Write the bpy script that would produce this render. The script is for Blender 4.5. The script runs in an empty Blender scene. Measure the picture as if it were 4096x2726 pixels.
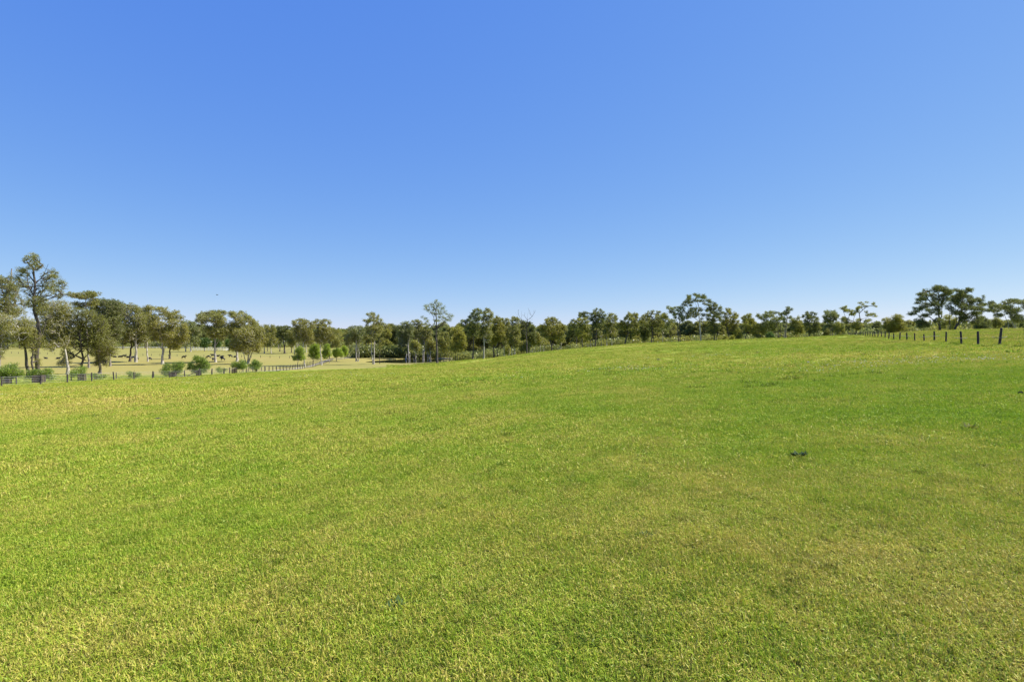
import bpy, math, random
import numpy as np
from mathutils import Vector

random.seed(7)
rng = np.random.default_rng(7)
R = math.radians
scene = bpy.context.scene
COL = scene.collection

# ------------------------------------------------------------------ camera, sky, sun, exposure
EYE = 1.65
FPX = 4096 * 20 / 36.0          # focal length in photo pixels
HX, HY = 2048.0, 1340.0         # where the level line of sight meets the photo
cam = bpy.data.cameras.new('camera')
cam.lens = 20; cam.sensor_width = 36
cam.clip_start = 0.05; cam.clip_end = 30000
cam_o = bpy.data.objects.new('camera', cam); COL.objects.link(cam_o)
cam_o.location = (0, 0, EYE)
cam_o.rotation_euler = (R(90) - math.atan(23 / FPX), 0, 0)
scene.camera = cam_o

SUN_EL, SUN_AZ = R(47), R(78)
world = bpy.data.worlds.new('World'); scene.world = world; world.use_nodes = True
wn = world.node_tree; wn.nodes.clear()
sky = wn.nodes.new('ShaderNodeTexSky'); sky.sky_type = 'NISHITA'
sky.sun_disc = False; sky.sun_elevation = SUN_EL; sky.sun_rotation = SUN_AZ
sky.altitude = 1500; sky.air_density = 0.7; sky.dust_density = 0.3; sky.ozone_density = 6.0
EXPOSURE = 0.9
SKY_STRENGTH = 0.115
# clear, deep blue day: one tone curve per channel for the whole sky
sep = wn.nodes.new('ShaderNodeSeparateColor'); com = wn.nodes.new('ShaderNodeCombineColor')
wn.links.new(sky.outputs[0], sep.inputs[0])
for ch, (kk, gg) in enumerate(((0.868, 1.21), (0.583, 0.935), (0.13, 0.945))):
    p_ = wn.nodes.new('ShaderNodeMath'); p_.operation = 'POWER'; p_.inputs[1].default_value = kk
    m_ = wn.nodes.new('ShaderNodeMath'); m_.operation = 'MULTIPLY'
    m_.inputs[1].default_value = gg * SKY_STRENGTH ** kk / SKY_STRENGTH / 2 ** EXPOSURE
    wn.links.new(sep.outputs[ch], p_.inputs[0]); wn.links.new(p_.outputs[0], m_.inputs[0]); wn.links.new(m_.outputs[0], com.inputs[ch])
bg = wn.nodes.new('ShaderNodeBackground'); bg.inputs['Strength'].default_value = SKY_STRENGTH
wo = wn.nodes.new('ShaderNodeOutputWorld')
wn.links.new(com.outputs[0], bg.inputs[0]); wn.links.new(bg.outputs[0], wo.inputs[0])

sl = bpy.data.lights.new('sun', 'SUN'); sl.energy = 4.8; sl.angle = R(0.53); sl.color = (1.0, 0.95, 0.86)
so = bpy.data.objects.new('sun', sl); COL.objects.link(so)
sv = Vector((math.sin(SUN_AZ) * math.cos(SUN_EL), math.cos(SUN_AZ) * math.cos(SUN_EL), math.sin(SUN_EL)))
so.rotation_euler = sv.to_track_quat('Z', 'Y').to_euler()

scene.view_settings.view_transform = 'Standard'; scene.view_settings.look = 'None'
scene.view_settings.exposure = EXPOSURE; scene.view_settings.gamma = 1.0
scene.view_settings.use_curve_mapping = False

# ------------------------------------------------------------------ terrain height
TY = np.array([0, 10, 25, 50, 80, 110, 140, 180, 220, 260, 300, 360, 450, 600, 900, 1400, 2200, 4000, 12000.])
TU = np.array([-1.2, -.9, -.75, -.6, -.44, -.24, -.13, 0, .11, .24, .42, .6, .72, .9, 1.2])
TZ = np.array([
 [-1.65,-2.49,-3.75,-5.3,-7.4,-9,-10,-11.5,-12.3,-12.5,-12.5,-12.5,-12.5,-12.5,-12,-4,10,30,60],
 [-1.65,-2.33,-3.35,-5.1,-7.0,-8.6,-9.8,-11.4,-12.3,-12.5,-12.5,-12.5,-12.5,-12.5,-12,-4,10,30,60],
 [-1.65,-2.25,-3.15,-4.7,-6.7,-8.4,-9.8,-11.4,-12.3,-12.5,-12.5,-12.5,-12.5,-12.5,-12,-4,10,30,60],
 [-1.65,-2.17,-2.95,-4.3,-6.2,-8.1,-9.7,-11.3,-12.2,-12.5,-12.5,-12.5,-12.5,-12.5,-12,-4,10,30,60],
 [-1.65,-2.09,-2.75,-4.0,-5.7,-7.4,-9.0,-10.9,-12.1,-12.5,-12.5,-12.5,-12.5,-12.5,-12,-4,10,30,60],
 [-1.65,-1.98,-2.5,-3.6,-5.0,-6.7,-8.2,-10.2,-11.9,-12.4,-12.5,-12.5,-12.5,-12.5,-12,-4,8,28,60],
 [-1.65,-1.92,-2.35,-3.3,-4.6,-6.1,-7.3,-9.0,-10.6,-12.1,-12.6,-12.5,-12.5,-12.5,-12,-4,8,28,60],
 [-1.65,-1.85,-2.15,-2.75,-3.6,-4.5,-5.4,-6.6,-8.1,-10.2,-11.8,-12.5,-12.5,-12.5,-12,-4,10,30,60],
 [-1.65,-1.79,-2.0,-2.3,-2.7,-3.1,-3.6,-4.4,-5.6,-8.0,-10.5,-12,-12.5,-12.5,-11,0,16,34,60],
 [-1.65,-1.72,-1.83,-1.95,-2.0,-2.1,-2.3,-2.65,-3.6,-6.0,-8.8,-11.5,-12.5,-12.5,-10,4,22,38,60],
 [-1.65,-1.63,-1.58,-1.4,-1.25,-1.2,-1.2,-1.45,-2.4,-4.5,-7,-10,-12.5,-12.5,-9,8,30,44,60],
 [-1.65,-1.53,-1.35,-1.05,-.85,-.65,-.35,-.15,-1.0,-3.0,-5.5,-9,-12,-12.5,-8,10,34,48,60],
 [-1.65,-1.47,-1.2,-.9,-.5,.3,.75,.9,.3,-1.5,-4,-8,-12,-12.5,-8,10,34,48,60],
 [-1.65,-1.38,-.96,-.4,.45,1.05,1.2,1.0,0,-2,-4,-7,-11,-12,-8,10,34,48,60],
 [-1.65,-1.2,-.6,.2,.9,1.4,1.6,1.2,.2,-2,-4,-7,-11,-12,-8,10,34,48,60]])

def _pchip_d(x, y):
    h = np.diff(x); d = np.diff(y, axis=-1) / h
    m = np.zeros_like(y)
    s = (d[..., 1:] * d[..., :-1]) > 0
    w1 = 2 * h[1:] + h[:-1]; w2 = h[1:] + 2 * h[:-1]
    with np.errstate(divide='ignore', invalid='ignore'):
        mm = (w1 + w2) / (w1 / d[..., :-1] + w2 / d[..., 1:])
    m[..., 1:-1] = np.where(s, mm, 0)
    m[..., 0] = d[..., 0]; m[..., -1] = d[..., -1]
    return m
TM = _pchip_d(TY, TZ)
POND = (-52.0, 283.0, 17.5, 27.0)        # x, y, half sizes
DAM = (-24.0, 350.0, 22.0, 32.0)
WATER_Z = EYE - 12.95

def ground(X, Y):
    X = np.atleast_1d(np.asarray(X, float)); Y = np.atleast_1d(np.asarray(Y, float))
    Yp = np.maximum(Y, np.abs(X) / 1.2); Yp = np.clip(Yp, 1e-3, 11990)
    u = np.clip(X / Yp, -1.1999, 1.1999)
    i = np.clip(np.searchsorted(TY, Yp, side='right') - 1, 0, len(TY) - 2)
    h = TY[i + 1] - TY[i]; t = (Yp - TY[i]) / h
    h00 = 2*t**3 - 3*t**2 + 1; h10 = t**3 - 2*t**2 + t; h01 = -2*t**3 + 3*t**2; h11 = t**3 - t**2
    j = np.clip(np.searchsorted(TU, u, side='right') - 1, 0, len(TU) - 2)
    def col(k):
        k = np.clip(k, 0, len(TU) - 1)
        return h00*TZ[k, i] + h10*h*TM[k, i] + h01*TZ[k, i+1] + h11*h*TM[k, i+1]
    z0, z1 = col(j), col(j + 1); zm, zp = col(j - 1), col(j + 2)
    um, u0, u1, up = (TU[np.clip(j-1,0,14)], TU[j], TU[j+1], TU[np.clip(j+2,0,14)])
    g0 = (z1 - zm) / (u1 - um); g1 = (zp - z0) / (up - u0)
    H = u1 - u0; t = (u - u0) / H
    z = (2*t**3-3*t**2+1)*z0 + (t**3-2*t**2+t)*H*g0 + (-2*t**3+3*t**2)*z1 + (t**3-t**2)*H*g1
    z = z + EYE
    # gentle unevenness of the paddock
    amp = np.clip(np.hypot(X, Y) / 60, 0.05, 1)
    z += amp * (0.06 * np.sin(X * .31 + 1.3 * np.sin(Y * .11)) + 0.05 * np.sin(Y * .23 + X * .13 + 2) )
    far = np.clip((Yp - 700) / 800, 0, 1)
    z += far * (5 * np.sin(X / 260 + 1) + 4 * np.sin(X / 110 + Y / 300))
    for (cx, cy, ax, ay) in (POND, DAM):
        q = ((X - cx) / ax) ** 2 + ((Y - cy) / ay) ** 2
        q *= 1 + .25 * np.sin(3 * np.arctan2(Y - cy, X - cx) + 1)
        w = 1 / (1 + np.exp(np.clip((q - 1.0) * 7, -30, 30)))
        z = z * (1 - w) + (WATER_Z - 0.9) * w
    return z
def gz(x, y): return float(ground(x, y)[0])

# ------------------------------------------------------------------ helpers
def tag(o, label=None, cat=None, group=None, kind=None):
    if label: o['label'] = label
    if cat: o['category'] = cat
    if group: o['group'] = group
    if kind: o['kind'] = kind
    return o
def empty(name, loc, label, cat, group=None, rz=0):
    o = bpy.data.objects.new(name, None); COL.objects.link(o); o.location = loc; o.rotation_euler.z = rz
    o.empty_display_size = .3
    return tag(o, label, cat, group)
def mesh_from(name, V, F, mat, smooth=False, attrs=None):
    """V (n,3); F list of (m,k) index arrays"""
    me = bpy.data.meshes.new(name)
    V = np.asarray(V, dtype=np.float32).reshape(-1, 3)
    if not isinstance(F, list): F = [F]
    F = [np.asarray(f, dtype=np.int32) for f in F if len(f)]
    loops = np.concatenate([f.ravel() for f in F]) if F else np.zeros(0, np.int32)
    tot = np.concatenate([np.full(len(f), f.shape[1], np.int32) for f in F])
    start = np.concatenate([[0], np.cumsum(tot)[:-1]]).astype(np.int32)
    me.vertices.add(len(V)); me.vertices.foreach_set('co', V.ravel())
    me.loops.add(len(loops)); me.loops.foreach_set('vertex_index', loops)
    me.polygons.add(len(tot)); me.polygons.foreach_set('loop_start', start)
    me.polygons.foreach_set('use_smooth', np.full(len(tot), smooth, bool))
    me.update(calc_edges=True)
    if attrs:
        for k, v in attrs.items():
            a = me.attributes.new(k, 'FLOAT', 'POINT'); a.data.foreach_set('value', np.asarray(v, np.float32))
    if mat: me.materials.append(mat)
    return me
def link(name, me, parent=None, loc=None):
    o = bpy.data.objects.new(name, me); COL.objects.link(o)
    if parent: o.parent = parent
    if loc is not None: o.location = loc
    return o
def copy_tree(root, loc, rz=None, scale=None, label=None, group=None):
    c = root.copy(); COL.objects.link(c); c.location = loc
    if rz is not None: c.rotation_euler = (0, 0, rz)
    if scale is not None: c.scale = scale
    if label: c['label'] = label
    if group: c['group'] = group
    for ch in root.children:
        d = ch.copy(); COL.objects.link(d); d.parent = c
    return c

class MB:
    def __init__(s): s.V = []; s.F = {3: [], 4: []}; s.n = 0
    def add(s, V, F):
        V = np.asarray(V, float).reshape(-1, 3); F = np.asarray(F, int)
        s.V.append(V); s.F[F.shape[1]].append(F + s.n); s.n += len(V)
    def box(s, c, size, rot=None):
        x, y, z = np.array(size) / 2
        P = np.array([[a*x, b*y, d*z] for d in (-1, 1) for a, b in ((-1,-1),(1,-1),(1,1),(-1,1))])
        if rot is not None: P = P @ np.array(rot).T
        s.add(P + np.array(c), [[3,2,1,0],[4,5,6,7],[0,1,5,4],[1,2,6,5],[2,3,7,6],[3,0,4,7]])
    def tube(s, pts, rad, k=6, cap=True):
        pts = np.asarray(pts, float); rad = np.broadcast_to(np.asarray(rad, float), (len(pts),))
        T = np.gradient(pts, axis=0); T /= np.linalg.norm(T, axis=1)[:, None] + 1e-9
        ref = np.array([0, 1, 0.]) if abs(T[0][1]) < .8 else np.array([1, 0, 0.])
        A = np.cross(T, ref); A /= np.linalg.norm(A, axis=1)[:, None] + 1e-9
        B = np.cross(T, A)
        a = np.arange(k) * 2 * math.pi / k
        ring = pts[:, None] + rad[:, None, None] * (np.cos(a)[None, :, None] * A[:, None] + np.sin(a)[None, :, None] * B[:, None])
        n = len(pts); F = []
        for i in range(n - 1):
            for j in range(k):
                F.append([i*k+j, i*k+(j+1) % k, (i+1)*k+(j+1) % k, (i+1)*k+j])
        base = s.n
        s.add(ring.reshape(-1, 3), F)
        if cap:
            for i, idx in ((0, 0), (n - 1, (n - 1) * k)):
                c0 = s.n; s.V.append(pts[i:i+1]); s.n += 1
                s.F[3].append(np.array([[base+idx+j, base+idx+(j+1) % k, c0] for j in range(k)]))
    def mesh(s, name, mat, smooth=False):
        return mesh_from(name, np.concatenate(s.V), [np.concatenate(f) for f in s.F.values() if f], mat, smooth)
    def build(s, name, mat, parent=None, smooth=False, loc=None):
        return link(name, s.mesh(name, mat, smooth), parent, loc)

# ------------------------------------------------------------------ materials
class NT:
    def __init__(s, name):
        s.m = bpy.data.materials.new(name); s.m.use_nodes = True
        s.t = s.m.node_tree; s.t.nodes.clear()
        s.out = s.n('ShaderNodeOutputMaterial')
    def n(s, typ, **kw):
        nd = s.t.nodes.new(typ)
        for k, v in kw.items(): setattr(nd, k, v)
        return nd
    def l(s, a, b): s.t.links.new(a, b)
    def val(s, sock, v):
        if hasattr(v, 'is_linked') or isinstance(v, bpy.types.NodeSocket): s.l(v, sock)
        else: sock.default_value = v
    def math(s, op, a, b=None, clamp=False):
        nd = s.n('ShaderNodeMath', operation=op, use_clamp=clamp); s.val(nd.inputs[0], a)
        if b is not None: s.val(nd.inputs[1], b)
        return nd.outputs[0]
    def noise(s, vec, scale, detail=3, rough=.55, dist=0):
        nd = s.n('ShaderNodeTexNoise'); s.l(vec, nd.inputs['Vector'])
        nd.inputs['Scale'].default_value = scale; nd.inputs['Detail'].default_value = detail
        nd.inputs['Roughness'].default_value = rough; nd.inputs['Distortion'].default_value = dist
        return nd.outputs[0]
    def ramp(s, fac, stops, interp='LINEAR'):
        nd = s.n('ShaderNodeValToRGB'); s.l(fac, nd.inputs[0]); cr = nd.color_ramp; cr.interpolation = interp
        while len(cr.elements) < len(stops): cr.elements.new(.5)
        for e, (p, c) in zip(cr.elements, stops):
            e.position = p; e.color = (*c, 1) if len(c) == 3 else c
        return nd.outputs[0]
    def mix(s, fac, a, b, typ='MIX'):
        nd = s.n('ShaderNodeMix', data_type='RGBA', blend_type=typ)
        s.val(nd.inputs[0], fac)
        for i, v in ((6, a), (7, b)):
            if isinstance(v, tuple): nd.inputs[i].default_value = (*v, 1) if len(v) == 3 else v
            else: s.l(v, nd.inputs[i])
        return nd.outputs[2]
    def smooth(s, x, a, b):
        nd = s.n('ShaderNodeMapRange', interpolation_type='SMOOTHSTEP'); s.l(x, nd.inputs[0])
        nd.inputs[1].default_value = a; nd.inputs[2].default_value = b
        return nd.outputs[0]
    def attr(s, name):
        nd = s.n('ShaderNodeAttribute', attribute_name=name); return nd.outputs['Fac']

def simple(name, c1, c2, scale, rough=.8, bump=0.0, coord='Object'):
    t = NT(name); tc = t.n('ShaderNodeTexCoord')
    f = t.noise(tc.outputs[coord], scale, 4, .6)
    c = t.ramp(f, [(.35, c1), (.65, c2)])
    b = t.n('ShaderNodeBsdfPrincipled'); t.l(c, b.inputs['Base Color']); b.inputs['Roughness'].default_value = rough
    if bump:
        bp = t.n('ShaderNodeBump'); bp.inputs['Strength'].default_value = bump; t.l(f, bp.inputs['Height']); t.l(bp.outputs[0], b.inputs['Normal'])
    t.l(b.outputs[0], t.out.inputs[0]); return t.m

# pasture colour by place: how dry (0) or lush (1) the turf is
def pasture(t):
    g = t.n('ShaderNodeNewGeometry'); P = g.outputs['Position']
    sp = t.n('ShaderNodeSeparateXYZ'); t.l(P, sp.inputs[0]); X, Y, Z = sp.outputs
    flat = t.n('ShaderNodeCombineXYZ'); t.l(X, flat.inputs[0]); t.l(Y, flat.inputs[1]); F = flat.outputs[0]
    n1 = t.noise(F, .055, 3, .5); n2 = t.noise(F, .42, 3, .55, .4); n3 = t.noise(F, 2.6, 3, .6)
    v = t.math('ADD', t.math('MULTIPLY', n1, .55), t.math('MULTIPLY', n2, .72))
    v = t.math('ADD', v, t.math('MULTIPLY', n3, .30))
    v = t.math('SUBTRACT', v, .250)
    def spot(cx, cy, rx, ry, amt):
        nonlocal v
        a = t.math('POWER', t.math('DIVIDE', t.math('SUBTRACT', X, cx), rx), 2.0)
        b = t.math('POWER', t.math('DIVIDE', t.math('SUBTRACT', Y, cy), ry), 2.0)
        e = t.math('EXPONENT', t.math('MULTIPLY', t.math('ADD', a, b), -1.0))
        v = t.math('ADD', v, t.math('MULTIPLY', e, amt))
    for sargs in SPOTS: spot(*sargs)
    # valley floor beyond the fences: ochre paddock, then a greener one
    vs = t.smooth(Z, -7.5, -9.8)
    far = t.smooth(Y, 326, 336)
    v = t.math('ADD', v, t.math('MULTIPLY', vs, t.math('SUBTRACT', t.math('MULTIPLY', far, .26), .12)))
    return t, P, F, X, Y, Z, v, n3
SPOTS = [(-22, 27, 14, 9, -.17), (-38, 52, 20, 16, -.14), (8.5, 9.5, 4.5, 4.0, .20), (14, 17, 7, 4, .15), (3, 30, 12, 7, .06),
         (-4.2, 5.2, 2.2, 1.8, .15), (-6, 9, 3, 2, .06), (0.6, 3.0, 1.5, 1.0, .04), (2.6, 4.6, 1.5, 1.2, -.07), (3.5, 6.6, 2.4, 1.3, -.08),
         (-1.0, 8.5, 2.5, 1.5, .08), (1, 15, 6, 3, .07), (-60, 225, 50, 26, .32), (-14, 95, 25, 22, -.08), (30, 60, 25, 14, .05),
         (52, 75, 12, 20, -.06), (5, 55, 14, 9, -.10), (22, 36, 9, 4, -.08)]
DRY, STRAW, MIDG, LUSH = (.345,.290,.068), (.292,.296,.040), (.222,.274,.025), (.152,.236,.015)
def turf_ramp(t, v, k=1.0):
    return t.ramp(v, [(.26, tuple(k*c for c in DRY)), (.43, tuple(k*c for c in STRAW)), (.57, tuple(k*c for c in MIDG)), (.80, tuple(k*c for c in LUSH))])

def vs_(t, Z): return t.smooth(Z, -6.5, -9.5)
def mat_ground():
    t = NT('pasture_ground')
    t, P, F, X, Y, Z, v, n3 = pasture(t)
    fine = t.noise(F, 14, 4, .7); vfine = t.noise(F, 60, 2, .6)
    st = t.n('ShaderNodeMapping'); t.l(F, st.inputs[0]); st.inputs['Scale'].default_value = (.35, 1.0, 1)
    streak = t.noise(st.outputs[0], .8, 5, .65, .6)
    v = t.math('ADD', v, t.math('MULTIPLY', t.math('SUBTRACT', streak, .5), .35))
    v = t.math('ADD', v, t.math('MULTIPLY', t.math('SUBTRACT', fine, .5), .30))
    c = turf_ramp(t, v, 1.0)
    # the valley turf is grazed thin and duller
    c = t.mix(t.math('MULTIPLY', vs_(t, Z), .72), c, (.295,.240,.088))
    # thin thatch and bare earth, darkened to paint shade into gaps between blades
    shaded_soil = t.ramp(t.math('ADD', t.math('MULTIPLY', fine, .6), t.math('MULTIPLY', vfine, .4)), [(.40, (.022,.019,.010)), (.66, (.085,.082,.024))])
    dn = t.n('ShaderNodeVectorMath', operation='LENGTH'); t.l(F, dn.inputs[0])
    near = t.smooth(dn.outputs['Value'], 40, 6)
    c = t.mix(t.math('MULTIPLY', near, .85), c, shaded_soil)
    mott = t.ramp(streak, [(.30, (.70,.74,.68)), (.52, (1,1,1)), (.72, (1.0,1.0,.96))])
    c = t.mix(.8, c, mott, 'MULTIPLY')
    b = t.n('ShaderNodeBsdfPrincipled'); t.l(c, b.inputs['Base Color']); b.inputs['Roughness'].default_value = .95
    b.inputs['Specular IOR Level'].default_value = .1
    bp = t.n('ShaderNodeBump'); bp.inputs['Strength'].default_value = .5; bp.inputs['Distance'].default_value = .05
    t.l(t.math('ADD', fine, streak), bp.inputs['Height']); t.l(bp.outputs[0], b.inputs['Normal'])
    t.l(b.outputs[0], t.out.inputs[0]); return t.m

def mat_blade(name, k=1.0, straw=.5, sat=0.0):
    t = NT(name)
    t, P, F, X, Y, Z, v, n3 = pasture(t)
    r = t.attr('rnd')
    oi = t.n('ShaderNodeObjectInfo')
    v = t.math('ADD', v, t.math('MULTIPLY', t.math('SUBTRACT', oi.outputs['Random'], .5), .22))
    v = t.math('ADD', v, t.math('MULTIPLY', t.math('SUBTRACT', r, .5), .55))
    v = t.math('ADD', v, sat)
    c = turf_ramp(t, v, k)
    tone = t.ramp(t.noise(F, 2.3, 6, .74, .5), [(.30, (.70,.73,.68)), (.50, (1.0,1.0,1.0)), (.68, (1.15,1.13,1.10))])
    c = t.mix(1.0, c, tone, 'MULTIPLY')
    # bleached dead blades
    dead = t.math('GREATER_THAN', t.math('ADD', t.math('FRACT', t.math('MULTIPLY', r, 13.7)), t.math('MULTIPLY', v, -.6)), straw)
    c = t.mix(dead, c, tuple(k * x for x in (.50, .44, .13)))
    d = t.n('ShaderNodeBsdfDiffuse'); t.l(c, d.inputs[0])
    tr = t.n('ShaderNodeBsdfTranslucent'); t.l(c, tr.inputs[0])
    gl = t.n('ShaderNodeBsdfGlossy'); gl.inputs['Roughness'].default_value = .45; gl.inputs[0].default_value = (.6,.6,.5,1)
    m1 = t.n('ShaderNodeMixShader'); m1.inputs[0].default_value = .27; t.l(d.outputs[0], m1.inputs[1]); t.l(tr.outputs[0], m1.inputs[2])
    m2 = t.n('ShaderNodeMixShader'); m2.inputs[0].default_value = .025; t.l(m1.outputs[0], m2.inputs[1]); t.l(gl.outputs[0], m2.inputs[2])
    t.l(m2.outputs[0], t.out.inputs[0]); return t.m

def mat_leaf(name, stops, trans=.46, gloss=.04):
    t = NT(name)
    r = t.attr('rnd'); oi = t.n('ShaderNodeObjectInfo')
    f = t.math('ADD', t.math('MULTIPLY', r, .85), t.math('MULTIPLY', oi.outputs['Random'], .15))
    c = t.ramp(f, stops)
    d = t.n('ShaderNodeBsdfDiffuse'); t.l(c, d.inputs[0])
    tr = t.n('ShaderNodeBsdfTranslucent'); t.l(c, tr.inputs[0])
    gl = t.n('ShaderNodeBsdfGlossy'); gl.inputs['Roughness'].default_value = .4; gl.inputs[0].default_value = (.7,.7,.65,1)
    m1 = t.n('ShaderNodeMixShader'); m1.inputs[0].default_value = trans; t.l(d.outputs[0], m1.inputs[1]); t.l(tr.outputs[0], m1.inputs[2])
    m2 = t.n('ShaderNodeMixShader'); m2.inputs[0].default_value = gloss; t.l(m1.outputs[0], m2.inputs[1]); t.l(gl.outputs[0], m2.inputs[2])
    t.l(m2.outputs[0], t.out.inputs[0]); return t.m

LEAF = {
 'olive':  mat_leaf('olive_gum_leaves',  [(0, (0.148,0.162,0.030)), (.5, (0.272,0.278,0.052)), (1, (0.470,0.446,0.096))]),
 'brown':  mat_leaf('brownish_gum_leaves', [(0, (0.156,0.159,0.026)), (.5, (0.288,0.278,0.045)), (1, (0.478,0.446,0.088))]),
 'grey':   mat_leaf('grey_green_gum_leaves', [(0, (0.137,0.162,0.045)), (.5, (0.235,0.268,0.072)), (1, (0.422,0.431,0.129))]),
 'dark':   mat_leaf('dark_gum_leaves', [(0, (0.089,0.113,0.026)), (.5, (0.163,0.188,0.042)), (1, (0.298,0.308,0.078))]),
 'yellow': mat_leaf('yellow_green_leaves', [(0, (0.188,0.199,0.028)), (.5, (0.326,0.327,0.048)), (1, (0.514,0.475,0.092))]),
 'bright': mat_leaf('bright_spring_leaves', [(0, (.18,.27,.014)), (.5, (.31,.42,.028)), (1, (.43,.53,.06))], .5),
 'young':  mat_leaf('young_green_leaves', [(0, (.13,.20,.022)), (.5, (.23,.32,.040)), (1, (.34,.43,.07))], .5),
 'deep':   mat_leaf('deep_green_leaves', [(0, (0.048,0.099,0.017)), (.5, (0.097,0.173,0.028)), (1, (0.184,0.275,0.048))]),
}
BARK = {
 'pale': simple('pale_gum_bark', (.24,.21,.17), (.52,.475,.41), .9, .85, .3),
 'grey': simple('grey_brown_bark', (.13,.105,.085), (.30,.26,.215), 1.1, .9, .4),
 'dark': simple('dark_rough_bark', (.045,.036,.030), (.12,.098,.080), 1.4, .95, .5),
}
M_POST = simple('weathered_dark_timber', (.018,.015,.013), (.065,.055,.046), 9, .9, .4)
M_WIRE = simple('galvanised_wire', (.20,.20,.19), (.32,.32,.30), 3, .6)
M_WIRE_DARK = simple('rusty_wire', (.07,.06,.05), (.13,.11,.09), 3, .7)
M_WHITE = simple('white_paint', (.68,.68,.65), (.82,.82,.80), 2, .6)
M_GRAVEL = simple('pale_gravel', (.24,.21,.14), (.35,.31,.23), 2.5, .95, .3)
M_BANK = simple('sandy_bank', (.36,.31,.22), (.52,.47,.36), 1.5, .95, .4)
M_GUARD = simple('brown_guard_timber', (.040,.026,.018), (.090,.058,.040), 4, .9, .3)
M_COW = simple('black_hide', (.006,.0055,.005), (.016,.014,.012), 3, .55)
M_ROOF_PALE = simple('pale_steel_roof', (.52,.52,.50), (.66,.66,.64), .4, .5)
M_ROOF_BROWN = simple('brown_tiled_roof', (.16,.085,.065), (.24,.14,.11), 1.5, .9)
M_GLASS = simple('dark_window_glass', (.03,.035,.04), (.06,.07,.08), .5, .1)
M_STONE = simple('grey_stone', (.20,.19,.16), (.38,.36,.31), 20, .9, .5)
M_WEEDLEAF = simple('dark_weed_leaves', (.022,.050,.010), (.050,.095,.020), 14, .9)
M_DUNG = simple('dark_dung', (.018,.022,.010), (.045,.050,.020), 30, .9, .6)

# ------------------------------------------------------------------ ground, water, driveway
def build_ground():
    r = [0.0]; x = 0.4
    while x < 9500:
        r.append(x); x *= (1.10 if x < 4 else 1.022 if x < 230 else 1.0085 if x < 400 else 1.03)
    r = np.array(r)
    th = np.concatenate([np.arange(-180, -60, 6.0), np.arange(-60, 60, .5), np.arange(60, 180, 6.0)]) * math.pi / 180
    TH, RR = np.meshgrid(th, r[1:])
    X = RR * np.sin(TH); Y = RR * np.cos(TH)
    Z = ground(X.ravel(), Y.ravel())
    n = len(th); m = len(r) - 1
    V = np.concatenate([np.stack([X.ravel(), Y.ravel(), Z], 1), [[0, 0, gz(0, 0)]]])
    i = np.arange(m - 1)[:, None] * n; j = np.arange(n)[None]; jn = (j + 1) % n
    Q = np.stack([i + j, i + jn, i + n + jn, i + n + j], -1).reshape(-1, 4)[:, ::-1]
    T = np.stack([np.arange(n), (np.arange(n) + 1) % n, np.full(n, m * n)], 1)
    o = link('ground', mesh_from('ground', V, [Q, T], mat_ground(), True))
    tag(o, kind='structure')
build_ground()

def mat_water():
    t = NT('pond_water'); g = t.n('ShaderNodeNewGeometry')
    b = t.n('ShaderNodeBsdfPrincipled'); b.inputs['Base Color'].default_value = (.022,.024,.012,1)
    b.inputs['Roughness'].default_value = .06; b.inputs['IOR'].default_value = 1.33
    bp = t.n('ShaderNodeBump'); bp.inputs['Strength'].default_value = .25; bp.inputs['Distance'].default_value = .05
    t.l(t.noise(g.outputs['Position'], 1.2, 3, .5), bp.inputs['Height']); t.l(bp.outputs[0], b.inputs['Normal'])
    t.l(b.outputs[0], t.out.inputs[0]); return t.m
M_WATER = mat_water()
for nm, (cx, cy, ax, ay) in (('pond_water', POND), ('dam_water', DAM)):
    a = np.linspace(0, 2*math.pi, 64, endpoint=False)
    V = [[cx, cy, WATER_Z]] + [[cx + 1.12*ax*math.cos(t), cy + 1.12*ay*math.sin(t), WATER_Z] for t in a]
    F = [[0, 1+i, 1+(i+1) % 64] for i in range(64)]
    tag(link(nm, mesh_from(nm, V, np.array(F), M_WATER)), kind='structure')

def ribbon(name, pts, w, mat, lift=.05, step=1.5):
    P = [np.array(pts[0], float)]
    for a, b in zip(pts[:-1], pts[1:]):
        a = np.array(a, float); b = np.array(b, float); n = max(2, int(np.linalg.norm(b-a)/step))
        P += [a + (b-a)*k/n for k in range(1, n+1)]
    P = np.array(P); T = np.gradient(P, axis=0); T /= np.linalg.norm(T, axis=1)[:, None]; N = np.stack([-T[:,1], T[:,0]], 1)
    K = 5; V = []
    for i in range(len(P)):
        ww = w * (1 + .12*math.sin(i*.7) + .08*math.sin(i*1.9))
        for k in range(K):
            q = P[i] + N[i]*ww*(k/(K-1)-.5); V.append([q[0], q[1], 0])
    V = np.array(V); V[:, 2] = ground(V[:, 0], V[:, 1]) + lift
    F = [[i*K+k, i*K+k+1, (i+1)*K+k+1, (i+1)*K+k] for i in range(len(P)-1) for k in range(K-1)]
    return tag(link(name, mesh_from(name, V, np.array(F), mat, True)), kind='structure')

# fence lines of the lane (world x, y), read off the photo's bearings and post heights
LANE_A = [(-84.5, 62), (-67, 80), (-64, 107), (-61, 140), (-73, 205), (-91, 290)]
LANE_B = [(x - 6.5, y + 1.5) for x, y in LANE_A]
ribbon('driveway', [(-66.5, 113), (-63.6, 142), (-75.5, 206), (-93.5, 291), (-88, 335), (-79, 372), (-84, 430)], 2.3, M_GRAVEL, .07)
ribbon('pond_bank', [(-40.5, 314), (-33, 309), (-27, 306)], 3.2, M_BANK, .10)

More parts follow.
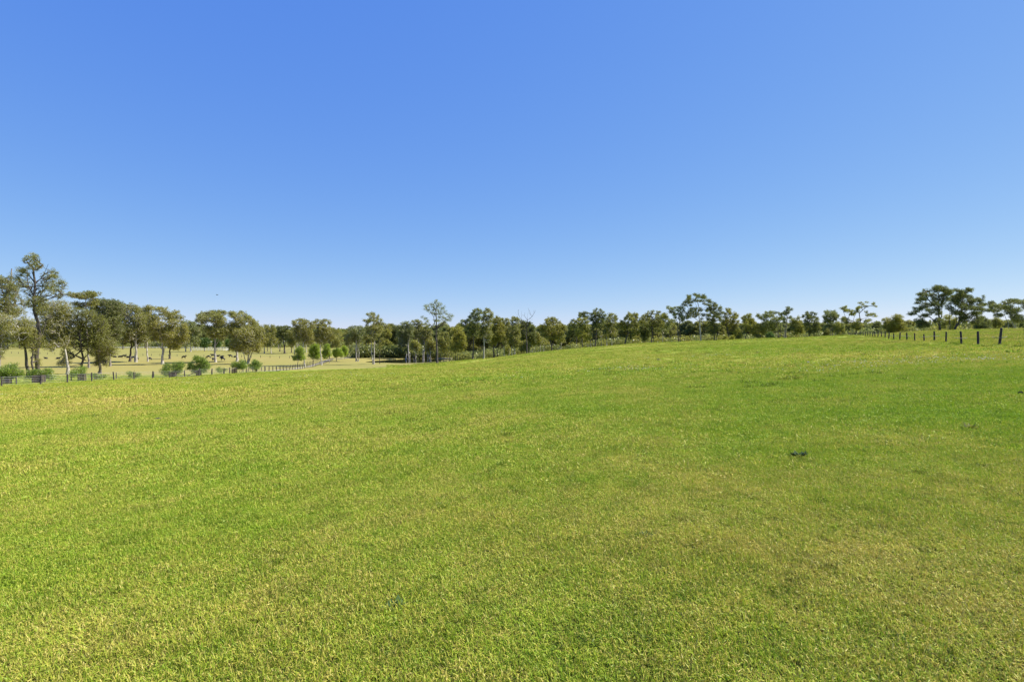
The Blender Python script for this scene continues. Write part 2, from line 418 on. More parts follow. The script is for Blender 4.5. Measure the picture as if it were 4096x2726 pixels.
# ------------------------------------------------------------------ scattering helper (geometry nodes)
def scatter(name, P, rot, scl, idx, coll, label, cat, kind='stuff'):
    me = bpy.data.meshes.new(name); me.vertices.add(len(P)); me.vertices.foreach_set('co', np.asarray(P, np.float32).ravel())
    a = me.attributes.new('rot', 'FLOAT_VECTOR', 'POINT'); a.data.foreach_set('vector', np.asarray(rot, np.float32).ravel())
    a = me.attributes.new('scl', 'FLOAT_VECTOR', 'POINT'); a.data.foreach_set('vector', np.asarray(scl, np.float32).ravel())
    a = me.attributes.new('idx', 'INT', 'POINT'); a.data.foreach_set('value', np.asarray(idx, np.int32))
    o = link(name, me)
    ng = bpy.data.node_groups.new(name + '_nodes', 'GeometryNodeTree')
    ng.interface.new_socket('Geometry', in_out='INPUT', socket_type='NodeSocketGeometry')
    ng.interface.new_socket('Geometry', in_out='OUTPUT', socket_type='NodeSocketGeometry')
    gi = ng.nodes.new('NodeGroupInput'); go = ng.nodes.new('NodeGroupOutput')
    ip = ng.nodes.new('GeometryNodeInstanceOnPoints'); ci = ng.nodes.new('GeometryNodeCollectionInfo')
    ci.inputs['Collection'].default_value = coll; ci.inputs['Separate Children'].default_value = True; ci.inputs['Reset Children'].default_value = True
    def na(n, typ):
        x = ng.nodes.new('GeometryNodeInputNamedAttribute'); x.data_type = typ; x.inputs[0].default_value = n; return x.outputs[0]
    e2r = ng.nodes.new('FunctionNodeEulerToRotation')
    ng.links.new(na('rot', 'FLOAT_VECTOR'), e2r.inputs[0])
    ng.links.new(gi.outputs[0], ip.inputs['Points']); ng.links.new(ci.outputs[0], ip.inputs['Instance'])
    ip.inputs['Pick Instance'].default_value = True
    ng.links.new(na('idx', 'INT'), ip.inputs['Instance Index'])
    ng.links.new(e2r.outputs[0], ip.inputs['Rotation']); ng.links.new(na('scl', 'FLOAT_VECTOR'), ip.inputs['Scale'])
    ng.links.new(ip.outputs[0], go.inputs[0])
    md = o.modifiers.new('scatter', 'NODES'); md.node_group = ng
    return tag(o, label, cat, kind=kind)
def library(name, meshes):
    c = bpy.data.collections.new(name)
    for i, me in enumerate(meshes):
        c.objects.link(bpy.data.objects.new('%s_%02d' % (name, i), me))
    return c

# ------------------------------------------------------------------ turf
def tuft_mesh(seed, n, rad, lmin, lmax, w, lean, mat, flat=.35):
    g = np.random.default_rng(seed)
    ang = g.uniform(0, 2*math.pi, n); rr = rad * np.sqrt(g.uniform(0, 1, n))
    base = np.stack([rr*np.cos(ang), rr*np.sin(ang), np.zeros(n)], 1)
    L = g.uniform(lmin, lmax, n); az = g.uniform(0, 2*math.pi, n)
    tilt = np.abs(g.normal(lean, .35, n)); tilt = np.where(g.uniform(0, 1, n) < flat, g.uniform(1.0, 1.45, n), tilt); tilt = np.clip(tilt, 0, 1.5)
    h = np.stack([np.cos(az), np.sin(az)], 1); side = np.stack([-np.sin(az), np.cos(az), np.zeros(n)], 1)
    tw = g.normal(0, .6, n); side = side*np.cos(tw)[:, None] + np.array([0,0,1])*np.sin(tw)[:, None]
    def pt(t, extra):
        a = tilt*(.6+.55*extra)
        return base + (L*t)[:, None]*np.stack([h[:,0]*np.sin(a), h[:,1]*np.sin(a), np.cos(a)], 1) + np.array([0,0,.002])
    ww = (w*g.uniform(.6, 1.3, n))[:, None]
    p1 = pt(.5, .3); p2 = pt(1.0, 1.0); p2[:, 2] = np.maximum(p2[:, 2], .003)
    V = np.stack([base - side*ww*.4, base + side*ww*.4, p1 + side*ww*.5, p1 - side*ww*.5, p2], 1).reshape(-1, 3)
    i = np.arange(n)[:, None]*5
    Q = i + np.array([[0,1,2,3]]); T = i + np.array([[3,2,4]])
    r = np.repeat(g.uniform(0, 1, n), 5)
    return mesh_from('turf_tuft', V, [Q, T], mat, False, {'rnd': r})
M_BLADE = mat_blade('grass_blades', 1.48, .84)
M_BLADE_FAR = mat_blade('grass_blades_far', 1.42, .92)
lib_near = library('turf_near', [tuft_mesh(10+i, 120, .085, .016, .046, .0042, .70, M_BLADE, .36) for i in range(8)])
lib_mid = library('turf_mid', [tuft_mesh(30+i, 130, .17, .025, .065, .0085, .7, M_BLADE, .45) for i in range(6)])
lib_far = library('turf_far', [tuft_mesh(50+i, 90, .42, .04, .11, .028, .7, M_BLADE_FAR, .4) for i in range(5)])

def frustum_pts(r0, r1, dens, spread=1.14, seed=0, fall=None):
    """random ground points in a wedge of the paddock, r measured along y"""
    g = np.random.default_rng(seed)
    h = 1/math.sqrt(dens); W = spread*r1 + .9
    gx, gy = np.meshgrid(np.arange(-W, W, h), np.arange(r0, r1, h))
    X = (gx + g.uniform(-.55, .55, gx.shape)*h).ravel(); Y = (gy + g.uniform(-.55, .55, gx.shape)*h).ravel()
    k = np.abs(X) < spread*Y + .9; X, Y = X[k], Y[k]; n = len(X)
    if fall is not None:
        k = g.uniform(0, 1, n) < fall(Y); X, Y = X[k], Y[k]
    return X, Y, g
def put_turf(name, X, Y, g, lib, nl, s0, s1, label, zk=(.7, 1.25)):
    Z = ground(X, Y)
    P = np.stack([X, Y, Z + .003], 1); n = len(P)
    rot = np.stack([np.zeros(n), np.zeros(n), g.uniform(0, 2*math.pi, n)], 1)
    s = g.uniform(s0, s1, n)
    # thicker and taller growth in soft clumps
    cl = .5 + .25*np.sin(X*2.1 + 2*np.sin(Y*1.3)) + .25*np.sin(Y*2.7 + 2*np.sin(X*1.1) + 1)
    scl = np.stack([s, s, s*g.uniform(zk[0], zk[1], n)*(.85 + .4*cl)], 1)
    return scatter(name, P, rot, scl, g.integers(0, nl, n), lib, label, 'grass')
def inside(X, Y, g):        # near-paddock turf stays off water
    return X, Y, g
X, Y, g = frustum_pts(1.6, 11, 175, 1.14, 1, lambda y: np.clip((11.5 - y)/3.5, 0, 1))
put_turf('grass_turf', X, Y, g, lib_near, 8, .85, 1.3, 'short mown pasture grass in the foreground')
X, Y, g = frustum_pts(6.5, 30, 46, 1.12, 2, lambda y: np.clip((y-6.5)/3, 0, 1)*np.clip((31-y)/10, 0, 1))
put_turf('grass_turf', X, Y, g, lib_mid, 6, .85, 1.35, 'mown pasture grass further up the paddock')
X, Y, g = frustum_pts(18, 130, 3.4, 1.08, 3, lambda y: np.clip((y-18)/10, 0, 1)*np.clip(1.1-y/135, .25, 1))
put_turf('grass_turf', X, Y, g, lib_far, 5, .7, 1.4, 'distant mown pasture grass rising to the crest')

# coarser, darker tufts dotted over the slope
M_TUSS = mat_blade('tussock_blades', .70, 1.1, .16)
lib_tuss = library('tussock', [tuft_mesh(110+i, 80, .20, .04, .12, .012, .8, M_TUSS, .25) for i in range(4)])
X, Y, g = frustum_pts(9, 150, .9, 1.08, 6, lambda y: np.clip((y-9)/10, 0, 1))
k = (np.sin(X*.33+1.7*np.sin(Y*.11))*np.sin(Y*.21+1.2*np.sin(X*.17)) + g.normal(0, .45, len(X))) > .55
put_turf('coarse_tufts', X[k], Y[k], g, lib_tuss, 4, .6, 1.7, 'coarser dark green tufts dotted over the mown pasture', (.7, 1.15))
X, Y, g = frustum_pts(2.2, 14, 3.0, 1.14, 8)
k = g.uniform(0, 1, len(X)) < .4
put_turf('coarse_tufts', X[k], Y[k], g, library('small_tussock', [tuft_mesh(120+i, 60, .07, .03, .065, .006, .7, M_TUSS, .2) for i in range(4)]), 4, .5, 1.3, 'small darker green tufts in the foreground turf', (.6, 1.1))

# ------------------------------------------------------------------ trees
# Survey of the photo: views (scale, x offset, y offset) turn a reading into a photo pixel; a tree's distance
# turns its pixels into metres across and up.  Depth is grown to match the width.
VIEW = {1: (.3827, 0, 980), 2: (.2742, 500, 1150), 3: (.2168, 1000, 1180), 4: (.2168, 1400, 1180), 5: (.2122, 1800, 1180),
        6: (.2122, 2200, 1150), 7: (.2122, 2600, 1150), 8: (.2122, 3000, 1150), 9: (.2971, 3396, 1100)}

def orth(d, g, n):
    v = g.normal(size=(n, 3)); v -= (v*d).sum(1)[:, None]*d
    return v/(np.linalg.norm(v, axis=1)[:, None]+1e-9)

def leaves_mesh(name, C, g, ll, lw, mat, droop=.5, tone=None):
    """one diamond leaf spray per centre"""
    n = len(C)
    d = g.normal(size=(n, 3)); d[:, 2] -= droop; d /= np.linalg.norm(d, axis=1)[:, None]
    s = orth(d, g, n); L = ll*g.uniform(.6, 1.35, n)[:, None]; W = lw*g.uniform(.6, 1.3, n)[:, None]
    V = np.stack([C - d*L*.45 - s*W*.5, C - d*L*.45 + s*W*.5, C + d*L*.55], 1).reshape(-1, 3)
    F = np.arange(n)[:, None]*3 + np.array([[0, 1, 2]])
    r = g.uniform(0, 1, n) if tone is None else np.clip(tone + g.normal(0, .18, n), 0, 1)
    return mesh_from(name, V, F, mat, False, {'rnd': np.repeat(r, 3)})

class Skeleton:
    def __init__(s): s.p = []; s.par = []; s.fix = []; s.tip = []
    def add(s, p, par, fix=0.0):
        s.p.append(np.array(p, float)); s.par.append(par); s.fix.append(fix); s.tip.append(0); return len(s.p)-1
    def poly(s, pts, r0, r1, g, start=None, wob=.02):
        pts = [np.array(p, float) for p in pts]
        last = start
        total = sum(np.linalg.norm(b-a) for a, b in zip(pts[:-1], pts[1:])) + 1e-6; run = 0
        if start is None: last = s.add(pts[0], -1, r0*1.35)
        for a, b in zip(pts[:-1], pts[1:]):
            L = np.linalg.norm(b-a); n = max(2, int(L/1.3))
            for k in range(1, n+1):
                run += L/n; f = run/total
                q = a + (b-a)*k/n
                if k < n: q = q + g.normal(0, wob*L/n*3, 3)*[1, 1, .3]
                last = s.add(q, last, r0 + (r1-r0)*f**.8)
        return last
    def tips(s, T, g, low):
        A = np.array(s.p); ok = A[:, 2] > low if (A[:, 2] > low).any() else np.ones(len(A), bool)
        idx = np.where(ok)[0]
        d0 = np.array([np.linalg.norm(A[idx]-t, axis=1).min() for t in T])
        for ti in np.argsort(d0):
            t = T[ti]; A = np.array(s.p); ok = np.where(A[:, 2] > low)[0]
            if len(ok) == 0: ok = np.arange(len(A))
            B = A[ok]; dv = t - B; dist = np.linalg.norm(dv, axis=1)
            cost = dist + .9*np.maximum(0, B[:, 2] - t[2] + .35*dist)
            j = ok[np.argmin(cost)]; a = A[j]; L = np.linalg.norm(t-a)
            n = max(1, int(L/1.2)); last = j
            bend = np.array([0, 0, -.12*L]) + g.normal(0, .06*L, 3)
            for k in range(1, n+1):
                f = k/n; q = a + (t-a)*f + bend*4*f*(1-f)*.5
                if k < n: q = q + g.normal(0, .05*L/n+.03, 3)
                last = s.add(q, last)
            s.tip[last] += 1
    def mesh(s, name, mat, rtip=.02, maxr=.16, root=0):
        n = len(s.p); cnt = np.array(s.tip, float)
        for i in range(n-1, -1, -1):
            if s.par[i] >= 0: cnt[s.par[i]] += cnt[i]
        P = np.array(s.p); fix = np.array(s.fix)
        rad = np.minimum(rtip*np.maximum(cnt, 1)**.5, maxr)
        rad = np.where(fix > 0, fix, rad)
        for i in range(n):
            if s.par[i] >= 0: rad[i] = min(rad[i], rad[s.par[i]])
        comp = np.zeros(n, int)
        for i in range(n): comp[i] = i if s.par[i] < 0 else comp[s.par[i]]
        V = []; F = []; nv = 0
        for ks, lo, hi in ((4, 0, .07), (5, .07, .16), (8, .16, 9)):
            E = [i for i in range(n) if s.par[i] >= 0 and comp[i] == root and lo <= rad[s.par[i]] < hi]
            if not E: continue
            E = np.array(E); pa = np.array(s.par)[E]
            a, b = P[pa], P[E]; d = b-a; L = np.linalg.norm(d, axis=1)[:, None]+1e-9; d /= L
            a = a - d*rad[pa][:, None]*.2
            ref = np.where(np.abs(d[:, 2:3]) > .8, np.array([[0, 1., 0]]), np.array([[0, 0, 1.]]))
            u = np.cross(d, ref); u /= np.linalg.norm(u, axis=1)[:, None]+1e-9; w = np.cross(d, u)
            an = np.arange(ks)*2*math.pi/ks
            rv = np.cos(an)[None, :, None]*u[:, None] + np.sin(an)[None, :, None]*w[:, None]
            R0 = a[:, None] + rv*rad[pa][:, None, None]; R1 = b[:, None] + rv*rad[E][:, None, None]
            VV = np.concatenate([R0, R1], 1).reshape(-1, 3)
            m = len(E); base = np.arange(m)[:, None, None]*2*ks + nv; j = np.arange(ks)
            q = np.stack([j, (j+1) % ks, ks+(j+1) % ks, ks+j], 1)[None]
            V.append(VV); F.append((base + q).reshape(-1, 4)); nv += len(VV)
        return mesh_from(name, np.concatenate(V), [np.concatenate(F)], mat, True)

TREES = []
def grow(name, label, loc, trunks, blobs, leaf, bark, g, D, group=None, dens=1.0, cat='tree', spray=None, lsize=1.0, droop=.5, low=.22, leafname='crown'):
    """trunks: list of (points, r0, r1); blobs: (x, y, z, a, b, c); local metres, origin on the ground"""
    root = empty(name, loc, label, cat, group)
    sk = Skeleton()
    for k, (pts, r0, r1) in enumerate(trunks):
        start = None
        if k and pts[0][2] > .6:
            A = np.array(sk.p); start = int(np.argmin(np.linalg.norm(A-np.array(pts[0]), axis=1)))
        sk.poly(pts, r0, r1, g, start)
    px = D/569.0
    rs = spray or max(.48, 1.35*px)
    T = []; BT = []
    for (x, y, z, a, b, c) in blobs:
        a, b, c = a*1.13, b*1.13, c*1.95
        n = int(dens*(1.85 if D > 140 else 1.75)*math.pi*a*c/(rs*rs)) + 2
        v = g.normal(size=(n, 3)); v /= np.linalg.norm(v, axis=1)[:, None]
        v *= (g.uniform(0, 1, n)**.42)[:, None]; v[:, 2] = v[:, 2]*.85 + .1
        T.append(np.array([x, y, z]) + v*np.array([a, b, c])*g.uniform(.75, 1.12, (n, 1))); BT.append(np.full(n, g.uniform(.35, .65)))
    if T:
        T = np.concatenate(T); BT = np.concatenate(BT)
        H = T[:, 2].max(); T[:, 2] = np.maximum(T[:, 2], .35)
        sk.tips(T, g, low*H)
    for r_ in [i for i in range(len(sk.p)) if sk.par[i] < 0]:
        link('trunk', sk.mesh('trunk', BARK[bark], .018 + .012*px*2, root=r_), root)
    if len(T):
        m = 18
        tone = np.repeat(np.clip(BT + g.normal(0, .12, len(T)), 0, 1), m)
        C = np.repeat(T, m, 0); o = g.normal(size=C.shape)
        o /= np.maximum(np.linalg.norm(o, axis=1)[:, None], 1e-6); o *= (g.uniform(0, 1, len(C))**.5)[:, None]
        o *= np.array([rs, rs, rs*.75]); o[:, 2] -= .25*(o[:, 0]**2+o[:, 1]**2)/rs
        C = C + o
        ll = max(.19, .80*px)*lsize
        link(leafname, leaves_mesh('crown', C, g, ll, ll*.45, LEAF[leaf], droop, tone), root)
    TREES.append(root)
    return root

def surveyed(view, D, label, leaf, bark, trunks, crown, name='gum_tree', group=None, dens=1.0, cat='tree', depth=1.0, lsize=1.0, flare=True, low=.22, spray=None, droop=.5):
    k, ox, oy = VIEW[view]
    g = np.random.default_rng((sum(map(ord, label)) * 7 + int(D)) % 99991)
    def W(x, y): return ((ox + x*k - HX)/FPX*D, EYE + (HY - (oy + y*k))/FPX*D)
    bx, bz = W(*trunks[0][0][0])
    gz0 = gz(bx, D)
    loc = (bx, D, gz0)
    tr = []
    xs = [W(c[0], c[1])[0] for c in crown] or [bx]
    cx = sum(xs)/len(xs); hw = max(2.0, max([abs(W(c[0], 0)[0]-cx) + c[2]*k/FPX*D*.6 for c in crown] or [2]))
    for i, (pts, w) in enumerate(trunks):
        w = w if w > 0 else -w
        P = []; yy = g.uniform(-.4, .4) if i and tr else 0
        for j, (x, y) in enumerate(pts):
            wx, wz = W(x, y)
            P.append([wx - bx, yy, wz - gz0]); yy += g.normal(0, .25)
        if i == 0: P[0][2] = -.15
        elif abs(pts[0][1] - trunks[0][0][0][1])*k < 14:        # another stem from the ground
            q = P[0]; P[0] = [q[0], q[1], gz(q[0]+bx, D+q[1]) - gz0 - .15]
        tr.append((P, w*.5, w*.5*(.35 if len(pts) > 2 else .45)))
    bl = []
    for c in crown:
        wx, wz = W(c[0], c[1]); a = c[2]*k/FPX*D; cc = c[3]*k/FPX*D
        room = math.sqrt(max(.05, 1 - min(1, (wx-cx)/hw)**2))*hw*.62*depth
        bl.append((wx - bx, g.uniform(-1, 1)*room, max(wz - gz0, cc*.6), a, min(a*1.1, max(a*.8, hw*.45)), cc))
    return grow(name, label, loc, tr, bl, leaf, bark, g, D, group, dens, cat, spray, lsize, droop, low)

S = surveyed
# ---- left group beyond the fence
S(1, 132, 'tallest gum tree on the left, dark trunk and open layered crown above all others', 'olive', 'dark',
  [([(392,1310),(385,1160),(410,1000),(400,800),(378,680),(385,560),(395,400),(385,240)], 1.0),
   ([(410,1000),(480,780),(560,730)], .35), ([(378,680),(330,520),(290,400),(285,270)], .4), ([(385,600),(470,570),(540,550),(640,520),(720,512),(790,510)], .22),
   ([(640,520),(690,480)], .08), ([(395,400),(470,300),(520,200)], .22)],
  [(370,130,50,28),(480,160,55,30),(330,170,30,20),(205,262,58,24),(280,270,40,20),(400,230,70,40),(540,290,45,40),(500,220,40,25),(300,330,85,36),(430,330,80,45),(560,330,30,15),(250,430,75,45),
   (400,430,90,50),(570,425,70,50),(610,390,35,25),(350,540,95,45),(500,510,70,35),(600,470,40,30),(300,620,85,45),(430,610,80,45),(380,700,70,40),(470,690,60,35)], dens=.9)
S(1, 125, 'leftmost stem of the left gum group, slim dark trunk with sparse low sprays', 'brown', 'dark',
  [([(290,1340),(285,1180),(265,1050),(250,900)], .75), ([(345,1330),(350,1150),(340,1000),(350,860)], .45)],
  [(240,900,80,60),(330,930,80,60),(230,1010,50,30),(300,1040,60,40),(350,1090,45,35),(370,1010,60,50),(300,850,70,50),(200,830,60,50),(330,1230,30,30)], dens=1.0)
S(1, 122, 'spreading gum cut by the left edge, pale twisting limbs under a yellow green crown', 'brown', 'pale',
  [([(-70,1330),(-50,1180),(-10,1060)], .9), ([(-10,1060),(60,970),(150,955),(230,990)], .3), ([(-10,1060),(40,1100),(150,1030),(240,1000)], .2), ([(-30,1120),(-20,900),(60,760)], .4)],
  [(60,820,110,60),(170,810,90,55),(260,800,60,40),(40,910,100,55),(180,900,100,45),(270,890,50,40),(40,1060,60,45),(90,1100,40,25),(20,1140,50,45),(120,980,60,30),(-60,800,100,80),(-60,950,90,70),(-70,1080,60,60)], dens=1.05)
S(1, 150, 'tall olive green gum at the left edge behind the spreading one', 'olive', 'grey',
  [([(-20,1320),(0,1000),(30,700),(60,520),(115,340),(112,245)], .8), ([(30,700),(120,560),(170,450)], .3)],
  [(40,370,60,28),(120,370,70,28),(180,390,45,30),(30,440,70,40),(130,450,70,35),(210,440,40,30),(50,520,80,40),(180,540,70,35),(30,600,90,45),(150,620,90,45),(230,610,50,35),(60,690,100,45),(190,700,90,40),(-60,420,60,60),(-60,560,80,60),(-60,690,80,60)], dens=.95)
S(1, 145, 'broad brown green gum with a pale straight trunk just right of the tallest tree', 'brown', 'pale',
  [([(705,1352),(700,1200),(690,1080),(665,980)], .72), ([(690,1080),(720,900),(640,740)], .4), ([(700,1200),(650,1280),(600,1300)], .12)],
  [(540,640,95,50),(640,640,90,45),(730,680,60,40),(560,730,110,60),(680,740,100,60),(490,800,80,60),(600,830,110,70),(720,830,80,70),(520,920,100,60),(640,930,100,60),(430,880,60,60),(470,1000,80,50),(580,1010,80,50),(690,1020,60,50),(560,1230,70,30),(620,1060,60,40)], dens=1.0)
S(1, 148, 'dark limbed gum with twisted low branches between two pale trunks', 'olive', 'dark',
  [([(850,1275),(870,1190),(860,1100),(865,1000),(850,900),(890,790)], .62), ([(865,1000),(800,880),(770,800)], .28), ([(870,1190),(930,1120),(990,1120)], .22), ([(860,1230),(770,1260),(680,1260)], .14), ([(865,1000),(900,960),(940,890)], .25), ([(865,1215),(920,1200),(1000,1210)], .14)],
  [(880,710,100,38),(780,750,70,40),(960,740,70,40),(1010,800,85,50),(870,800,90,45),(790,850,80,50),(980,870,110,60),(870,900,70,50),(760,950,70,50),(900,980,80,50),(1010,980,85,50),(780,1050,80,45),(960,1060,60,40),(720,1120,50,40),(770,1160,60,30),(930,1130,60,30)], dens=.85)
S(1, 152, 'leafy gum with drooping skirts, trunk base pale brown, right of the twisted dark one', 'olive', 'grey',
  [([(1040,1332),(1045,1240),(1030,1160),(1040,1040),(1060,900)], .72), ([(1040,1240),(1000,1290)], .1)],
  [(1060,850,90,50),(1120,930,90,55),(1020,1020,90,55),(1120,1020,90,55),(1190,1040,70,50),(1080,1100,90,50),(1180,1110,60,40),(1000,1120,60,40),(1040,1180,70,40),(1110,1260,25,20),(1000,1230,50,30),(1070,1210,50,30),(980,1180,30,30)], dens=.95)
S(1, 215, 'flat topped umbrella gum rising behind the left group', 'olive', 'grey',
  [([(930,1300),(915,1000),(905,640),(900,560)], .7), ([(905,640),(830,590)], .2), ([(905,640),(970,560)], .2)],
  [(850,530,70,20),(900,505,80,20),(970,510,70,18),(1020,525,25,12),(800,545,40,15),(900,545,110,16),(780,610,50,14),(860,620,60,20),(820,650,60,20),(950,600,50,30)], dens=1.2, low=.5)
S(1, 225, 'wide dark gum with a long even canopy behind the umbrella shaped one', 'dark', 'grey',
  [([(1150,1300),(1150,1100),(1140,820),(1120,700)], .8), ([(1140,820),(1230,700)], .35), ([(1140,820),(1030,700)], .35)],
  [(1020,595,90,26),(1100,605,90,28),(1190,620,90,30),(1000,660,90,40),(1100,670,110,45),(1220,690,80,45),(1260,660,50,30),(1050,740,90,40),(1160,760,100,45),(1240,780,70,50),(1120,840,80,40),(1200,880,90,50),(1000,800,60,40),(1150,950,90,50)], dens=1.05)
S(1, 262, 'white trunked gum above resting cattle with one long pale limb to the left', 'olive', 'pale',
  [([(1420,1198),(1425,1050),(1425,960),(1430,820),(1420,700)], 1.1), ([(1412,1030),(1390,950),(1340,900),(1290,868)], .45), ([(1405,1190),(1398,1050)], .3)],
  [(1300,640,50,25),(1350,645,60,28),(1430,680,50,30),(1260,700,60,35),(1340,710,80,40),(1440,740,80,40),(1310,790,90,50),(1420,810,90,45),(1500,780,60,50),(1270,870,80,50),(1390,890,90,45),(1480,880,80,50),(1340,960,80,40),(1460,960,70,45),(1250,950,60,50)], dens=.95)
S(1, 270, 'dark leaning trunk close beside the white trunked gum with cattle', 'dark', 'dark',
  [([(1355,1185),(1365,1100),(1385,1050),(1380,960)], 1.1)],
  [(1330,990,60,35),(1400,1000,50,35),(1360,940,70,40),(1290,960,50,40),(1440,990,50,30)], dens=.9)
S(2, 268, 'rounded gum canopy topped by a small dark crest, between two pale trunks', 'brown', 'pale',
  [([(330,1090),(320,880),(330,620),(340,420)], .7), ([(320,880),(400,780)], .25)],
  [(350,285,60,22),(300,300,50,22),(390,300,40,18),(240,330,60,25),(330,350,90,30),(250,400,90,40),(380,400,70,35),(300,470,110,45),(400,480,70,40),(230,530,80,50),(350,560,90,45),(420,600,60,40),(200,620,60,40),(300,640,90,40),(180,310,20,18)], dens=.95)
S(2, 243, 'thick white trunk forking wide, standing alone in front of its cattle', 'brown', 'pale',
  [([(547,1122),(545,1000),(548,900),(525,740),(500,620)], 1.15), ([(548,980),(575,920),(590,860)], .5), ([(548,900),(505,860),(450,790),(400,720)], .4), ([(525,740),(600,700),(640,560)], .35)],
  [(530,320,70,24),(610,325,80,26),(670,350,50,25),(500,370,50,30),(600,390,90,30),(710,420,60,35),(780,450,55,35),(520,440,90,40),(650,460,90,40),(760,510,75,40),(480,530,90,45),(600,550,100,45),(720,580,90,45),(820,590,55,45),(430,620,90,50),(560,650,110,55),(690,680,100,50),(800,690,90,50),(400,720,60,45),(500,740,80,40),(640,760,100,50),(760,770,90,50),(860,650,40,50)], dens=.95)
S(2, 300, 'short dark trunked gum shaded by the forked white gum beside it', 'brown', 'dark',
  [([(650,920),(652,850),(650,760)], 1.0), ([(652,850),(700,800)], .3)],
  [(640,800,90,40),(740,820,90,50),(820,800,50,50),(700,850,80,35),(780,880,50,25)], dens=1.0)
S(2, 262, 'lone gum with a clean white trunk and lopsided dome over lying cattle', 'olive', 'pale',
  [([(1322,1045),(1312,950),(1318,850),(1325,720),(1310,560)], 1.1), ([(1318,850),(1380,740),(1420,640)], .35), ([(1320,780),(1260,680),(1180,540),(1100,480)], .4)],
  [(1230,355,60,22),(1310,350,80,22),(1380,365,50,24),(1120,375,60,22),(1060,405,45,22),(1200,390,100,28),(1330,400,90,32),(1430,430,60,35),(1120,440,70,28),(1060,480,35,20),(1240,450,100,35),(1370,470,90,38),(1470,480,60,38),(1180,500,70,28),(1290,530,90,40),(1400,560,90,45),(1490,560,55,40),(1250,600,80,35),(1350,630,100,45),(1460,640,70,40),(1300,690,80,35),(1410,710,80,40),(1080,550,40,15)], dens=1.0)
S(2, 268, 'pale trunked gum with a high detached knob of foliage, second of the right pair', 'olive', 'pale',
  [([(1635,1035),(1630,950),(1610,880),(1620,700),(1640,520)], 1.2), ([(1625,950),(1600,900)], .3), ([(1610,880),(1740,700),(1800,560)], .4)],
  [(1600,375,50,22),(1670,370,60,24),(1570,410,35,25),(1650,410,80,30),(1720,430,50,30),(1630,460,70,30),(1810,440,50,24),(1860,480,45,28),(1740,490,80,38),(1830,530,85,40),(1620,530,60,30),(1700,560,100,40),(1560,590,60,40),(1640,640,90,45),(1890,560,45,40),(1580,700,80,50),(1660,740,90,50),(1560,800,70,50),(1640,840,70,45),(1600,900,50,30)], dens=1.05)
S(2, 247, 'broad low crowned gum on splayed twin white trunks behind the saplings', 'brown', 'pale',
  [([(1783,1092),(1800,1000),(1815,920),(1835,850)], .9), ([(1800,1085),(1850,960),(1890,860)], .8), ([(1765,1080),(1740,970),(1690,880)], .5), ([(1815,920),(1900,800),(1960,760)], .3), ([(1740,970),(1670,820)], .2)],
  [(1790,600,80,40),(1880,600,80,40),(1950,640,70,40),(1730,660,80,45),(1840,680,110,55),(1960,710,85,50),(1690,740,90,50),(1800,770,110,55),(1920,790,110,50),(2000,770,50,45),(1640,800,90,45),(1750,850,100,50),(1870,870,110,45),(1980,850,60,40),(1600,860,60,35),(1680,900,80,35),(1920,920,60,25),(1720,950,50,25)], dens=1.0)
# ---- gums at the back of the valley paddocks
S(2, 430, 'grey green gum beyond the white railed paddock on two slim stems', 'grey', 'pale',
  [([(960,905),(950,800),(960,700),(940,600)], .9), ([(885,905),(890,800),(900,700)], .9)],
  [(930,505,70,18),(980,515,50,16),(900,530,60,20),(960,560,90,30),(880,590,50,30),(1010,590,60,35),(940,640,100,40),(1020,660,60,40),(900,700,60,30),(980,740,90,40),(1010,800,60,45),(960,830,60,30),(1110,560,60,20),(1100,600,70,30)], dens=1.1)
for (x, y, D, w, h, lab) in ((1155, 878, 440, 75, 70, 'rounded deep green tree beyond the pale trunk of the lone dome gum'), (1340, 880, 450, 72, 66, 'second rounded green tree at the far white rails'), (1520, 870, 455, 60, 60, 'small rounded green tree at the far rails left of the knobbed gum')):
    S(2, D, lab, 'deep', 'dark', [([(x, y), (x, y-h)], .5)], [(x, y-2*h+20, w*.55, h*.3), (x-w*.4, y-1.2*h, w*.5, h*.5), (x+w*.4, y-1.2*h, w*.5, h*.5), (x, y-.9*h, w*.8, h*.55), (x-w*.3, y-.5*h, w*.5, h*.3), (x+w*.3, y-.5*h, w*.5, h*.3)], name='leafy_tree', group='rounded green trees at the far rails', dens=1.5)
S(3, 395, 'pale trunked gum at the back of the green paddock, left of a dark one', 'olive', 'pale',
  [([(265,1052),(263,960),(270,860),(280,700)], .8), ([(390,1050),(385,980),(420,880)], .7), ([(385,980),(330,920)], .3)],
  [(270,562,70,14),(300,600,60,22),(420,570,60,16),(230,640,70,35),(340,660,90,40),(440,650,60,40),(270,730,90,40),(390,750,100,45),(230,820,70,45),(330,840,90,40),(430,850,70,50),(290,910,50,30),(410,920,60,30)], dens=1.1)
S(3, 390, 'sturdy dark trunked gum at the back of the green paddock', 'dark', 'dark',
  [([(638,1055),(636,960),(620,860),(600,760)], 1.3), ([(640,980),(665,860),(670,750)], .6)],
  [(560,585,60,14),(630,580,70,16),(700,595,40,14),(590,640,90,30),(690,650,70,30),(560,700,60,30),(640,720,90,35),(710,740,60,40),(600,780,50,25),(690,800,60,35)], dens=1.1)
S(3, 385, 'slender pale stemmed gum at the back of the green paddock, right of the dark one', 'olive', 'pale',
  [([(872,1068),(872,960),(860,860),(800,700)], .6), ([(822,1065),(822,960),(780,840)], .6)],
  [(780,640,60,30),(740,700,60,40),(820,720,80,45),(760,790,80,45),(860,800,70,50),(800,870,80,40),(720,860,50,35),(760,930,50,30)], dens=1.0)
